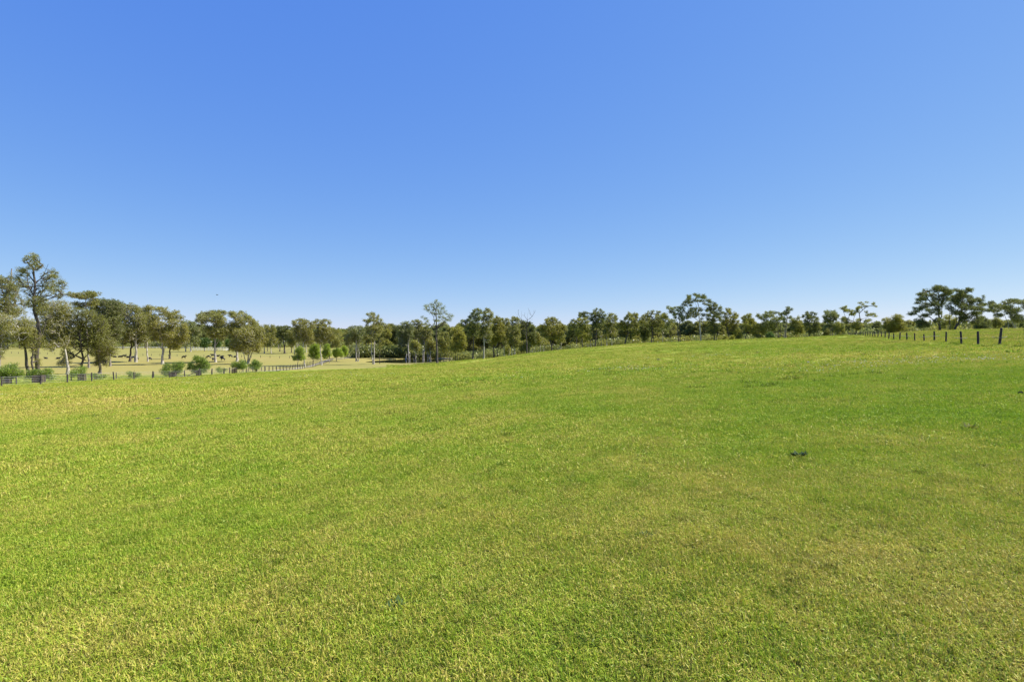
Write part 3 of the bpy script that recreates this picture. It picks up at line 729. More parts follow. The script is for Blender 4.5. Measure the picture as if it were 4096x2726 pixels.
S(3, 225, 'tall gum with a slightly crooked white trunk, left of the two before the lime trees', 'brown', 'pale',
  [([(1010,1328),(1005,1180),(998,1050),(988,880),(950,780),(955,720)], .62), ([(985,960),(925,912),(880,900)], .22), ([(988,880),(1000,820),(1060,700)], .3), ([(950,780),(900,650)], .22)],
  [(900,460,60,20),(960,462,60,20),(850,495,50,25),(1060,490,60,25),(800,530,40,25),(940,520,90,32),(1120,520,50,30),(1040,550,90,35),(840,580,60,30),(1150,590,60,40),(920,610,100,40),(1060,640,100,45),(850,670,80,40),(970,710,100,45),(1120,700,70,50),(880,760,90,40),(1020,790,110,45),(1130,790,60,45),(940,830,60,30),(1060,860,90,40),(800,740,40,40)], dens=1.0)
S(3, 232, 'tall gum with a straight dark streaked trunk, right of the two before the lime trees', 'brown', 'pale',
  [([(1320,1288),(1312,1150),(1305,1000),(1300,880),(1290,780),(1335,690)], .62), ([(1300,840),(1260,825)], .25), ([(1290,780),(1240,640)], .25), ([(1335,690),(1400,580)], .2)],
  [(1270,472,40,18),(1370,468,70,18),(1210,500,35,20),(1300,510,70,28),(1430,510,40,30),(1230,560,70,30),(1350,560,80,30),(1440,570,35,30),(1270,620,90,35),(1390,630,80,35),(1480,620,50,30),(1240,690,90,40),(1360,700,100,45),(1470,700,80,45),(1200,750,70,40),(1320,780,100,40),(1440,790,90,45),(1540,760,60,50),(1260,840,60,30),(1390,860,80,35)], dens=1.0)
S(3, 300, 'slim gum with thin pale limbs rising behind the lime green trees', 'olive', 'grey',
  [([(1470,1180),(1468,1000),(1460,850),(1500,740)], .5), ([(1468,1080),(1560,1010),(1620,960)], .15)],
  [(1500,650,60,30),(1560,660,60,30),(1520,740,80,40),(1600,760,60,40),(1480,830,60,40),(1560,850,80,40),(1640,840,50,40),(1520,930,60,30),(1600,920,60,35)], dens=.8)
for (x, yb, D, bl, lab) in (
   (880,1232,215,[(930,990,60,30),(880,1040,60,40),(960,1060,60,45),(900,1110,85,40),(840,1160,60,30),(930,1170,80,35),(800,1180,25,20)],'lime green tree left of the crooked white trunk, lowest and leftmost of its row'),
   (1155,1205,235,[(1200,925,65,25),(1150,960,50,35),(1230,980,65,40),(1170,1030,80,45),(1240,1060,60,50),(1160,1110,90,45),(1240,1130,60,35)],'tallest lime green tree, between the crooked and the straight white trunks'),
   (1462,1190,255,[(1420,925,45,25),(1400,980,60,40),(1440,1010,55,40),(1400,1060,70,40),(1450,1090,55,40),(1400,1130,60,30),(1360,1090,40,40)],'lime green tree right of the straight dark streaked trunk'),
   (1590,1192,275,[(1620,1005,60,25),(1580,1040,55,35),(1650,1050,60,40),(1600,1090,75,35),(1680,1100,50,35),(1560,1110,40,30)],'rounded lime green tree near the bend of the driveway'),
   (1745,1172,300,[(1740,970,50,25),(1700,1010,50,35),(1765,1020,40,40),(1730,1060,60,40),(1770,1080,35,40),(1700,1090,40,30)],'last lime green tree of the row, beside the pale driveway')):
    S(3, D, lab, 'bright', 'grey', [([(x, yb), (x+5, yb-90), (x+15, yb-160)], .28)], bl, name='leafy_tree', group='lime green trees along the driveway', dens=1.5, lsize=.9, low=.1)
S(3, 272, 'pale many limbed gum left of the pond, trunk opening like a fan', 'grey', 'pale',
  [([(1963,1207),(1962,1100),(1965,1000),(1960,860),(1970,720)], .8), ([(1964,1030),(1920,930),(1870,860)], .3), ([(1966,1000),(2010,900),(2030,760)], .35), ([(1964,1060),(2030,930),(2080,880)], .25), ([(1995,1160),(2015,1060),(2000,960)], .5)],
  [(1900,590,60,18),(1980,590,80,20),(2060,610,50,20),(1860,640,60,30),(1950,650,90,35),(2050,660,70,35),(1860,710,80,40),(1970,720,100,40),(2070,710,50,35),(1840,780,80,40),(1950,790,90,40),(2050,780,80,40),(1880,840,60,30),(2000,850,80,30),(2080,840,40,30)], dens=.95)
S(4, 240, 'tall twin white trunked gum at the pond with a narrow crown well above its neighbours', 'olive', 'pale',
  [([(445,1280),(445,1120),(446,900),(442,650),(455,400)], .58), ([(425,1278),(410,1120),(403,950),(400,780),(400,560)], .48), ([(446,800),(500,770),(570,720)], .18), ([(442,650),(350,560),(300,480)], .14)],
  [(400,335,50,18),(360,365,40,22),(440,370,50,22),(520,380,25,16),(400,410,70,24),(500,430,50,24),(270,465,45,18),(320,490,45,22),(380,470,60,28),(480,480,70,25),(570,460,30,22),(340,540,35,28),(430,540,70,28),(530,520,70,28),(590,530,30,20),(360,590,35,22),(480,600,60,30),(560,590,55,30),(440,660,70,30),(540,670,60,35),(380,690,60,35),(470,730,80,30),(350,760,80,35),(440,800,70,30),(300,740,50,30),(290,800,50,30)], dens=.85)
S(4, 243, 'short charred stump like stem at the pond edge right of the twin white gum', 'olive', 'dark',
  [([(547,1272),(545,1200),(550,1120),(570,1020),(585,930)], .34)], [(580,900,50,30),(600,840,50,35),(560,960,30,25)], dens=.8)
for (v, D, lab, leaf, bark, tr, cr) in (
  (4, 330, 'pale stemmed gum behind the left end of the pond', 'brown','pale', [([(520,1185),(525,1060),(520,940)],.8),([(600,1180),(602,1040),(590,900)],.7)], [(560,600,60,30),(640,570,70,25),(700,590,60,25),(600,660,80,40),(720,650,70,40),(560,720,60,40),(640,740,80,45),(540,800,60,40),(500,860,50,40)]),
  (4, 325, 'tall bright green topped tree behind the pond', 'yellow','dark', [([(665,1182),(670,1050),(680,900),(680,760)],.5)], [(660,660,40,25),(700,700,60,35),(640,720,50,35),(730,740,40,30),(680,770,70,35),(660,860,60,25),(700,890,70,35),(640,910,50,30),(710,930,50,25)]),
  (4, 318, 'dense low dark tree behind the left half of the pond', 'deep','dark', [([(690,1184),(690,1100),(680,1020)],.4),([(715,1184),(715,1080)],.25),([(625,1180),(630,1060)],.3),([(655,1182),(640,1080)],.25)], [(660,990,60,35),(720,1010,50,35),(620,1020,40,30),(740,1040,30,20),(680,1050,60,25),(780,960,30,25)]),
  (4, 340, 'dark canopied gum with several leaning stems behind the pond', 'dark','dark', [([(810,1180),(800,1060),(830,900)],.5),([(885,1180),(870,1050),(860,880)],.6),([(845,1182),(855,1050)],.35)], [(780,580,50,22),(830,600,50,22),(900,590,50,25),(800,650,70,35),(890,660,80,35),(820,720,80,40),(920,740,70,45),(800,800,70,40),(880,820,90,45),(920,890,60,40),(830,880,50,30),(760,830,40,30)]),
  (4, 305, 'tall grey gum with white stems behind the middle of the pond', 'grey','pale', [([(1080,1185),(1078,1050),(1070,900),(1080,780),(1070,640)],.75),([(1035,1180),(1040,1080)],.9),([(1075,950),(1040,870)],.25),([(1110,1182),(1105,1060)],.25)], [(980,530,50,18),(1050,510,70,18),(1110,545,50,20),(940,590,70,28),(1040,580,90,30),(1140,600,50,30),(960,660,90,38),(1080,660,100,38),(920,740,60,40),(1020,750,90,40),(1120,740,70,40),(960,830,80,45),(1060,840,80,40),(930,910,50,40),(1000,920,60,40)]),
  (4, 315, 'gum with a loose pale top reaching up beside the dark single trunk', 'olive','pale', [([(1265,1178),(1250,1050),(1260,900),(1255,700),(1230,560)],.6)], [(1170,480,35,14),(1240,465,50,18),(1290,500,45,20),(1220,530,60,25),(1310,560,60,30),(1250,600,80,35),(1180,610,40,30),(1330,650,70,40),(1230,690,80,40),(1290,760,80,45),(1200,780,60,35)]),
  (4, 300, 'brown green gum on a pale trunk by the right end of the pond', 'brown','pale', [([(1358,1182),(1365,1050),(1370,900),(1360,780)],.65),([(1340,1175),(1350,1000)],.4)], [(1400,600,60,30),(1370,660,80,40),(1460,680,70,40),(1330,740,70,40),(1420,760,90,45),(1380,830,80,40),(1470,830,60,45),(1340,880,40,30)]),
  (4, 290, 'small rounded tree on thin stems in front of the pond woods', 'yellow','pale', [([(1200,1176),(1205,1080),(1200,980)],.35),([(1215,1176),(1230,1050)],.2),([(1175,1178),(1165,1080)],.2)], [(1190,865,50,22),(1150,900,50,30),(1230,910,55,35),(1180,950,70,35),(1260,960,40,30),(1130,960,30,30),(1210,1000,60,25)]),
  (4, 280, 'leaning white stemmed gum right of the pond bank', 'brown','pale', [([(1475,1185),(1450,1110),(1430,1040),(1420,980)],.45),([(1492,1185),(1490,1060),(1480,940)],.4),([(1440,1185),(1425,1100)],.3)], [(1440,930,60,30),(1500,920,60,35),(1410,960,40,25),(1480,980,80,35),(1540,970,50,40),(1440,1010,50,25),(1540,880,60,30),(1470,860,60,35)]),
  ): S(v, D, lab, leaf, bark, tr, cr, dens=1.05)
# ---- field edge
S(4, 182, 'solitary dark trunked gum on the paddock edge with an open lacy crown', 'grey', 'dark',
  [([(1612,1268),(1602,1150),(1600,1000),(1592,850),(1590,700),(1600,560),(1592,420),(1590,280)], .75), ([(1592,620),(1560,520),(1540,400),(1480,300)], .3), ([(1590,650),(1500,570),(1430,490)], .2), ([(1600,640),(1680,540),(1780,450),(1870,410)], .26), ([(1600,640),(1640,520),(1650,400)], .25), ([(1598,830),(1640,770)], .12), ([(1604,910),(1650,910),(1668,950)], .1)],
  [(1590,105,35,18),(1560,140,40,18),(1505,165,40,20),(1640,150,35,18),(1690,180,30,18),(1410,200,40,20),(1470,215,50,24),(1570,210,60,24),(1650,220,40,22),(1740,225,30,22),(1380,245,28,14),(1450,275,50,24),(1540,270,50,24),(1620,280,45,22),(1700,270,45,24),(1490,320,45,20),(1590,340,60,24),(1680,340,50,24),(1760,310,40,22),(1810,350,40,22),(1890,390,42,20),(1840,400,45,20),(1620,400,45,20),(1720,410,60,24),(1330,405,35,15),(1390,440,45,20),(1450,480,45,20),(1560,460,40,20),(1800,460,60,20),(1860,460,25,15),(1410,520,50,18),(1480,550,40,18),(1660,480,60,20),(1740,500,55,20),(1540,540,35,18),(1600,590,45,24),(1690,580,70,24),(1780,560,40,20),(1620,650,60,20),(1490,620,45,14),(1700,640,50,15)], dens=.72, depth=1.1, spray=.62)
for (v, D, lab, leaf, bark, tr, cr, dn) in (
  (4, 212, 'yellow green gum on thin crossing stems, first clump right of the solitary gum', 'yellow','dark', [([(1948,1218),(1945,1100),(1950,950),(1970,800)],.28),([(1975,1215),(1985,1100),(2000,980)],.26),([(2027,1210),(2030,1080),(2020,960)],.28),([(1838,1236),(1835,1140),(1820,1050)],.3)], [(1990,595,50,22),(1930,630,60,28),(2030,640,50,28),(1890,680,50,28),(1980,690,80,35),(2070,710,50,35),(1900,750,70,38),(2010,770,90,40),(2100,800,50,40),(1880,830,50,40),(1960,850,90,42),(2070,870,80,42),(1900,920,70,40),(2010,940,90,38),(2110,930,60,40),(1850,990,50,30),(1960,1010,80,30),(2060,1010,60,25)], .95),
  (4, 235, 'low olive clump between the solitary gum and the yellow green one', 'olive','dark', [([(1730,1175),(1735,1090)],.3),([(1670,1170),(1660,1080)],.25),([(1770,1170),(1800,1070)],.22)], [(1690,740,60,35),(1760,720,60,35),(1680,810,60,40),(1770,800,70,40),(1720,870,80,40),(1800,880,60,40),(1660,910,50,40),(1740,950,80,40),(1820,970,50,35),(1690,1010,50,30),(1780,1040,60,25)], .95),
  (5, 205, 'tall dark trunked gum with a stepped crown, largest of the first field edge clump', 'grey','dark', [([(433,1208),(436,1080),(440,900),(444,740),(455,620)],.68),([(455,620),(520,500),(560,400)],.28),([(444,740),(350,600),(280,540)],.25)], [(510,275,50,20),(450,300,35,22),(560,300,45,25),(600,330,25,20),(420,350,55,28),(520,360,70,28),(370,410,50,25),(460,420,70,30),(560,420,60,28),(245,485,45,20),(220,540,25,18),(290,510,40,28),(340,480,40,28),(420,490,70,30),(510,480,60,30),(270,580,50,30),(360,560,70,32),(460,560,80,32),(330,640,60,30),(440,640,90,38),(540,560,50,35),(380,720,70,40),(480,730,80,40)], .95),
  (5, 207, 'tall pale stemmed gum leaning right near the middle of the tree line', 'olive','pale', [([(632,1185),(638,1100),(645,950),(640,800),(670,700),(690,620),(722,560)],.55),([(640,850),(625,760),(620,690)],.25)], [(700,270,50,18),(660,310,35,20),(745,310,45,20),(790,350,30,28),(680,350,60,25),(770,400,45,25),(650,410,60,28),(730,420,60,28),(620,460,50,28),(700,490,80,32),(780,470,40,28),(650,550,80,35),(750,560,60,35),(600,620,70,35),(690,650,90,38),(620,700,70,35),(720,730,90,40),(640,780,70,38),(740,800,60,38),(680,860,60,35)], .9),
  (5, 215, 'dark wide crowned gum with a low fork left of the dead tree', 'brown','dark', [([(825,1162),(818,1040),(820,930),(810,850),(770,790)],.6),([(815,870),(860,800),(950,720)],.32),([(840,1158),(835,1060)],.35),([(885,1155),(900,1040),(940,900)],.35)], [(885,415,30,20),(900,450,50,22),(850,460,50,25),(940,470,30,25),(820,500,50,28),(900,510,70,28),(970,560,50,30),(850,570,90,35),(940,590,60,32),(790,630,70,35),(890,640,100,38),(990,640,60,38),(800,710,80,40),(920,710,100,40),(860,780,90,40),(980,740,60,40),(760,800,60,35),(820,870,80,45),(930,830,70,38),(810,930,60,35)], 1.0),
  (5, 222, 'gum with twin rounded tops and a white stem left of the dead tree', 'olive','pale', [([(1023,1150),(1022,1020),(1018,900),(1040,760)],.4),([(1110,1130),(1115,1000),(1100,860)],.3)], [(985,460,35,20),(1060,455,35,18),(1010,500,45,28),(1090,490,45,28),(1070,550,60,28),(1000,560,50,28),(1110,560,40,28),(1040,630,80,36),(1110,650,60,36),(1030,720,80,38),(1100,740,60,38),(1010,800,60,38),(1080,830,70,38),(1040,890,60,35)], .95),
  (5, 218, 'gum with a pale lower stem standing directly left of the dead tree', 'olive','pale', [([(1222,1118),(1222,1000),(1225,870),(1210,700)],.4),([(1168,1130),(1165,1020),(1160,950)],.5)], [(1200,425,45,18),(1250,430,35,18),(1170,470,40,22),(1240,480,50,25),(1290,470,30,20),(1190,540,60,30),(1270,560,60,32),(1160,620,60,34),(1240,640,80,36),(1180,710,80,38),(1280,720,70,40),(1150,790,70,40),(1240,810,90,40),(1200,880,90,40),(1290,890,60,40),(1250,950,60,30),(1150,880,50,35)], .95),
  (5, 226, 'leafy gum crown spreading behind the dead tree', 'dark','dark', [([(1490,1105),(1495,960),(1480,800),(1450,640)],.5),([(1340,1110),(1345,980)],.3)], [(1330,510,50,24),(1400,520,60,26),(1500,530,45,24),(1550,600,50,26),(1450,570,60,30),(1360,600,70,34),(1480,660,90,38),(1570,670,50,38),(1380,700,80,38),(1460,760,90,38),(1560,760,80,42),(1380,800,70,38),(1520,850,80,40),(1600,850,40,40),(1430,860,60,35)], .9),
  (5, 212, 'low grey green bushy gum at the foot of the dead tree', 'brown','dark', [([(1375,1120),(1380,1050),(1350,980)],.28),([(1380,1060),(1430,990)],.18)], [(1350,900,60,30),(1420,900,60,30),(1320,950,40,30),(1390,960,70,35),(1460,960,45,35),(1350,1010,50,28),(1420,1020,55,28),(1470,1030,30,20),(1340,1050,30,18)], .95),
  (5, 230, 'slim gums with yellowish young foliage right of the dead tree', 'brown','pale', [([(1607,1080),(1610,960),(1590,860)],.26),([(1552,1085),(1550,960)],.3),([(1700,1078),(1705,980),(1700,900)],.42)], [(1590,720,50,35),(1650,760,50,35),(1600,810,70,40),(1680,830,50,35),(1560,870,50,35),(1640,890,60,35),(1700,890,40,30),(1580,930,60,25)], .95),
  (5, 214, 'wide round headed gum standing clear of the others, dark forked trunk', 'brown','dark', [([(1922,1052),(1920,990),(1918,960),(1890,860),(1850,780)],.62),([(1920,970),(1950,880),(1950,760)],.4)], [(1880,445,50,18),(1950,440,55,18),(1820,475,45,22),(1910,480,70,24),(2010,475,40,22),(2060,520,35,24),(1850,540,80,30),(1960,540,90,30),(1780,590,50,24),(2040,580,60,30),(2120,570,45,25),(1720,580,40,22),(1680,610,30,18),(1830,620,90,36),(1950,630,100,38),(2070,640,70,38),(2150,620,35,30),(1740,660,60,34),(1880,710,110,40),(2010,720,100,42),(2110,710,50,38),(1780,740,70,38),(1930,790,90,35),(1840,800,60,30),(2040,800,80,40)], .95),
  (5, 220, 'pale slender stems in a knot beneath the right side of the round headed gum', 'olive','pale', [([(2090,1044),(2088,980),(2100,920),(2070,850)],.42),([(2060,1045),(2065,940)],.28),([(2035,1048),(2035,960)],.24),([(1763,1072),(1768,980),(1780,860)],.4)], [(2110,850,60,35),(2050,880,50,32),(1760,840,60,35),(1800,880,40,30),(1740,900,40,30),(2140,790,40,32)], .9),
  (6, 212, 'yellow green leafy gum with a pale curved trunk right of the round headed one', 'yellow','grey', [([(620,1132),(608,1040),(590,870),(585,780)],.42),([(725,1132),(700,1070),(680,1050)],.4),([(780,1128),(765,1000),(750,900)],.26)], [(560,600,50,20),(620,600,60,22),(500,640,50,26),(590,660,80,30),(680,650,50,28),(440,690,50,28),(530,710,80,34),(640,720,80,34),(430,760,50,32),(520,790,80,38),(640,790,90,38),(720,830,50,34),(560,860,80,38),(670,870,80,38),(740,900,50,34),(600,940,60,34),(700,950,60,34),(690,1010,50,24),(520,880,40,35)], .95),
  (6, 240, 'dark topped gum behind the yellow green one with a ragged left edge', 'dark','dark', [([(505,1140),(500,980),(510,800),(600,620)],.42)], [(580,480,45,16),(650,475,55,18),(720,480,35,16),(550,530,40,24),(630,530,70,26),(700,560,60,28),(540,580,30,16),(450,620,40,18),(400,670,35,22),(360,710,35,20),(390,760,40,28),(420,830,60,40),(380,860,40,40)], .95),
  (6, 213, 'dark two spired gum with a pale bent limb, tallest of its clump', 'dark','dark', [([(850,1125),(862,1000),(875,880),(880,780),(865,700),(860,520),(870,410)],.5),([(878,800),(920,650),(960,500),(955,430)],.28),([(880,790),(905,768)],.18)], [(870,400,25,14),(855,440,30,20),(955,425,28,18),(885,470,45,20),(980,470,35,22),(820,490,50,22),(900,520,50,24),(960,530,60,24),(1030,520,35,24),(770,500,40,20),(830,560,70,28),(930,590,70,30),(1010,580,50,30),(780,600,60,30),(860,640,70,32),(970,660,70,34),(820,700,60,34),(920,720,60,34)], .9),
  (6, 222, 'loose pale topped gum on three thin white stems', 'olive','pale', [([(965,1112),(962,1020),(962,930)],.42),([(1075,1107),(1078,960),(1080,770)],.3),([(1165,1102),(1165,960),(1160,800),(1190,640)],.32)], [(1120,505,40,16),(1180,500,55,18),(1230,540,35,24),(1140,560,60,28),(1070,580,40,30),(1200,590,60,28),(1250,590,25,20),(1110,640,80,34),(1190,660,50,28),(1060,690,60,34),(1140,710,60,30),(1220,700,30,24),(1080,770,60,34),(1170,790,70,34),(1240,820,50,35),(1120,860,80,38),(1210,880,60,34),(1040,850,50,38),(1080,920,60,34),(950,880,50,40)], .85),
  (6, 214, 'dark gum leaning right on a slanting trunk, two humped crown', 'olive','dark', [([(1408,1082),(1440,960),(1475,870),(1510,800),(1560,720)],.6),([(1475,870),(1465,780),(1470,680)],.3),([(1510,840),(1575,840)],.12)], [(1475,485,28,16),(1530,500,40,16),(1600,495,50,18),(1650,510,30,18),(1450,540,45,24),(1540,540,70,26),(1630,550,50,26),(1420,590,50,28),(1510,600,80,30),(1600,620,70,32),(1340,635,35,18),(1300,680,45,22),(1370,670,50,28),(1450,680,80,32),(1560,700,80,34),(1640,690,60,36),(1330,740,50,28),(1420,760,70,34),(1530,790,80,34),(1620,780,60,38),(1660,840,40,38),(1580,870,70,34)], .9),
  (6, 216, 'gum with stacked flat tops on a twin dark trunk at the crest', 'olive','dark', [([(1913,1040),(1928,930),(1932,820),(1925,680),(1920,540)],.5),([(1935,1035),(1955,900),(2000,780),(2070,690)],.3)], [(1835,455,22,8),(1940,440,45,10),(2060,455,50,14),(1850,490,35,14),(1930,490,60,18),(2040,500,60,18),(2170,505,45,14),(1800,530,60,18),(1900,550,80,24),(2020,560,80,26),(2120,550,60,24),(2180,560,25,22),(1740,580,60,24),(1840,610,80,30),(1960,630,90,32),(2080,620,80,32),(1720,640,60,30),(1800,690,80,36),(1910,700,90,36),(2030,720,80,36),(1990,790,60,34),(2100,700,50,34),(2040,800,50,30)], .95),
  (6, 220, 'dense shadowy gum low beside the twin dark trunk', 'dark','dark', [([(1770,1050),(1775,960),(1780,860)],.4),([(1815,1045),(1820,950)],.3)], [(1720,740,50,34),(1790,760,70,38),(1720,820,50,38),(1800,840,80,40),(1860,880,40,40),(1750,900,60,38),(1830,930,60,34),(1780,970,70,28)], 1.15),
  (7, 225, 'grey gum with a pale crooked low stem right of the twin dark trunk', 'grey','pale', [([(235,1028),(233,930),(240,860),(220,780)],.36),([(234,960),(260,930),(285,890)],.22)], [(250,500,50,14),(290,510,30,14),(340,590,35,16),(230,560,60,28),(290,570,40,30),(210,640,60,34),(280,650,60,34),(350,640,50,30),(220,740,70,38),(310,730,60,38),(180,800,50,38),(270,810,70,36),(330,830,50,34),(420,620,50,20)], .9),
  (7, 212, 'gum with a wing of foliage reaching left on two dark parallel trunks', 'grey','dark', [([(532,1020),(528,900),(522,740),(505,620),(470,520),(400,430)],.42),([(566,1020),(566,880),(558,740),(545,620),(550,480)],.42)], [(350,360,22,12),(330,395,30,14),(385,400,40,18),(430,385,35,14),(480,375,40,16),(550,368,50,18),(600,390,45,24),(390,450,35,22),(440,450,50,24),(520,430,60,26),(640,440,35,26),(440,510,50,22),(500,500,50,26),(590,500,60,28),(470,570,35,18),(560,570,60,26),(630,560,50,28),(600,620,50,26)], .85),
  (7, 212, 'tall umbrella crowned gum on a smooth pale trunk, highest at the centre right', 'dark','pale', [([(968,1010),(955,930),(945,830),(938,740),(930,660),(928,560),(918,440),(905,300)],.66),([(930,665),(880,600),(800,545),(740,420),(680,330)],.3),([(932,650),(1000,600),(1060,565)],.24),([(922,500),(960,460),(1040,370),(1090,300)],.2),([(918,440),(870,330),(830,260)],.18),([(800,545),(720,520)],.12)], [(850,132,50,18),(760,155,45,18),(910,150,60,18),(980,155,45,18),(690,185,45,22),(780,200,50,24),(870,190,60,22),(960,200,60,24),(1040,190,40,24),(720,235,60,22),(1080,240,45,24),(1000,250,50,20),(640,280,40,18),(700,290,50,22),(620,310,28,14),(780,275,35,20),(1110,280,35,20),(1060,300,40,18),(680,330,60,14),(740,340,45,16),(850,240,50,20),(920,245,50,16),(1070,330,35,14),(800,400,50,18),(860,395,40,16),(920,415,40,24),(740,440,55,24),(700,480,60,24),(820,480,60,24),(900,500,50,22),(760,530,60,26),(690,560,50,24),(850,540,50,18),(1030,440,25,14),(1040,510,50,24),(1100,520,40,24),(960,590,30,12),(870,430,30,16)], .95),
  (7, 214, 'dark straight gum immediately right of the tall umbrella crowned one', 'dark','dark', [([(1217,1005),(1212,880),(1210,700),(1200,540),(1190,400)],.5),([(1214,900),(1180,870),(1150,800)],.2),([(1252,1003),(1248,920),(1275,820),(1280,700)],.38)], [(1180,300,40,18),(1210,325,35,20),(1270,325,32,18),(1160,350,50,22),(1230,370,50,22),(1300,370,25,22),(1120,400,50,24),(1200,410,60,26),(1280,420,45,26),(1080,440,35,22),(1150,470,60,26),(1240,480,60,26),(1300,500,45,28),(1110,530,50,24),(1190,540,70,28),(1270,560,60,28),(1340,480,40,20),(1080,590,40,22),(1160,610,60,26),(1240,620,50,28),(1300,610,40,26),(1130,680,60,30),(1230,700,70,34),(1120,760,80,34),(1200,800,70,34),(1270,770,50,34),(1150,840,60,28),(1180,880,40,18)], .95),
  (7, 216, 'gum with an upright tuft on top and a brown right side', 'brown','dark', [([(1477,996),(1468,900),(1458,800),(1440,700),(1400,630)],.48),([(1462,850),(1510,780),(1560,720)],.25),([(1440,700),(1460,560),(1450,450)],.2)], [(1435,410,24,16),(1500,410,36,16),(1440,450,40,20),(1510,450,40,22),(1400,490,40,20),(1480,500,50,24),(1560,500,35,24),(1640,520,25,20),(1430,560,60,26),(1520,560,70,28),(1610,570,45,26),(1480,630,80,32),(1580,640,80,34),(1650,650,30,24),(1430,690,60,30),(1540,710,90,34),(1620,720,50,34),(1500,780,70,32),(1590,790,60,30),(1380,640,50,28)], .95),
  (7, 218, 'yellowish gum leaning right on a slanting brown trunk, wide low crown', 'yellow','dark', [([(1788,978),(1810,920),(1835,860),(1880,800),(1940,740)],.4),([(1850,850),(1910,870)],.16)], [(1860,510,50,18),(1800,540,45,20),(1900,540,40,20),(1750,560,30,16),(1850,580,70,28),(1940,610,60,28),(1770,620,50,28),(1880,660,90,34),(1980,670,70,34),(1820,720,70,34),(1930,740,100,38),(2040,740,70,40),(1800,790,60,32),(2000,810,90,40),(2100,800,60,40),(1920,830,60,30),(2060,870,80,36),(2150,860,40,28),(1970,890,60,30),(2020,930,60,24)], .95),
  (8, 216, 'broad grey gum left of the odd topped white footed tree', 'grey','dark', [([(535,960),(530,860),(520,760),(490,660)],.46),([(560,958),(565,860),(580,700)],.34),([(530,770),(470,740)],.14)], [(165,525,45,22),(200,560,40,24),(260,475,35,18),(330,475,45,18),(400,465,50,16),(460,475,40,18),(250,520,50,24),(340,530,70,26),(440,530,70,26),(540,500,50,24),(590,480,40,20),(300,590,80,30),(410,600,90,32),(520,590,70,30),(600,580,30,28),(330,660,80,36),(440,680,90,36),(550,680,60,36),(360,750,80,38),(470,770,70,36),(590,760,50,36),(420,830,60,34),(300,730,60,38)], .95),
  (8, 210, 'odd tree with two dark upright tufts and a white base, dark trunk above', 'dark','grey', [([(676,960),(680,880),(683,800),(692,680),(695,580),(680,420)],.52),([(655,950),(648,820),(635,700)],.4),([(695,580),(740,470),(752,385)],.18)], [(685,388,24,18),(690,420,22,20),(748,378,26,18),(755,415,25,20),(660,450,35,14),(740,455,30,16),(700,490,45,20),(650,510,30,16),(735,560,35,16),(650,590,35,20),(760,580,20,10),(630,640,30,25)], .9),
  (8, 226, 'low spreading olive gum on thin stems right of the odd topped tree', 'olive','dark', [([(862,950),(840,900),(830,820)],.3),([(885,948),(880,880),(900,780)],.3)], [(880,560,40,14),(920,580,30,14),(830,590,40,18),(850,640,70,26),(940,650,60,28),(800,700,60,34),(900,710,90,36),(830,770,80,38),(930,790,80,38),(860,840,80,34),(960,850,50,34),(780,640,50,28),(990,740,50,40)], .95),
  (8, 215, 'gum with a tiered conical top on a thin straight dark trunk', 'dark','dark', [([(1123,940),(1121,850),(1120,700),(1116,600),(1112,500)],.42),([(1205,938),(1205,860),(1190,840),(1120,812)],.22),([(1205,860),(1260,840),(1320,825)],.14)], [(1075,480,30,16),(1100,468,30,12),(1160,475,38,16),(1195,500,28,20),(1060,515,40,20),(1000,520,28,10),(1020,550,30,14),(1130,520,60,22),(1070,560,50,22),(1170,560,60,24),(1240,560,35,20),(1270,590,30,20),(1100,610,60,26),(1190,620,60,28),(1050,680,60,28),(1140,680,80,32),(1230,680,60,30),(1080,760,80,34),(1180,760,80,34),(1260,740,50,34),(1130,840,80,32),(1230,800,60,34)], .92),
  (8, 218, 'dense dome crowned gum with upright stems left of the yellow bush', 'grey','grey', [([(1568,932),(1560,850),(1550,740),(1540,620)],.5),([(1540,932),(1510,800),(1480,660)],.32),([(1590,930),(1600,800),(1620,660)],.3)], [(1520,445,60,18),(1580,455,40,18),(1450,470,40,20),(1510,490,70,24),(1600,490,50,26),(1410,510,35,20),(1650,530,35,26),(1370,555,40,18),(1450,550,70,28),(1550,550,80,28),(1640,570,50,28),(1400,590,50,22),(1490,620,80,30),(1590,630,80,32),(1440,640,40,16),(1480,700,60,36),(1560,720,80,38),(1640,700,50,36),(1480,790,50,40),(1550,810,70,38),(1430,800,50,40)], 1.0),
  (8, 208, 'small yellow green tree beside the start of the post and wire fence', 'yellow','grey', [([(1690,922),(1692,860),(1690,780)],.25),([(1710,920),(1720,850)],.16)], [(1680,680,40,20),(1640,720,40,28),(1700,720,45,28),(1660,770,60,32),(1740,780,45,32),(1620,800,35,28),(1690,830,70,32),(1770,850,30,26),(1640,860,40,24),(1740,890,45,18)], 1.1),
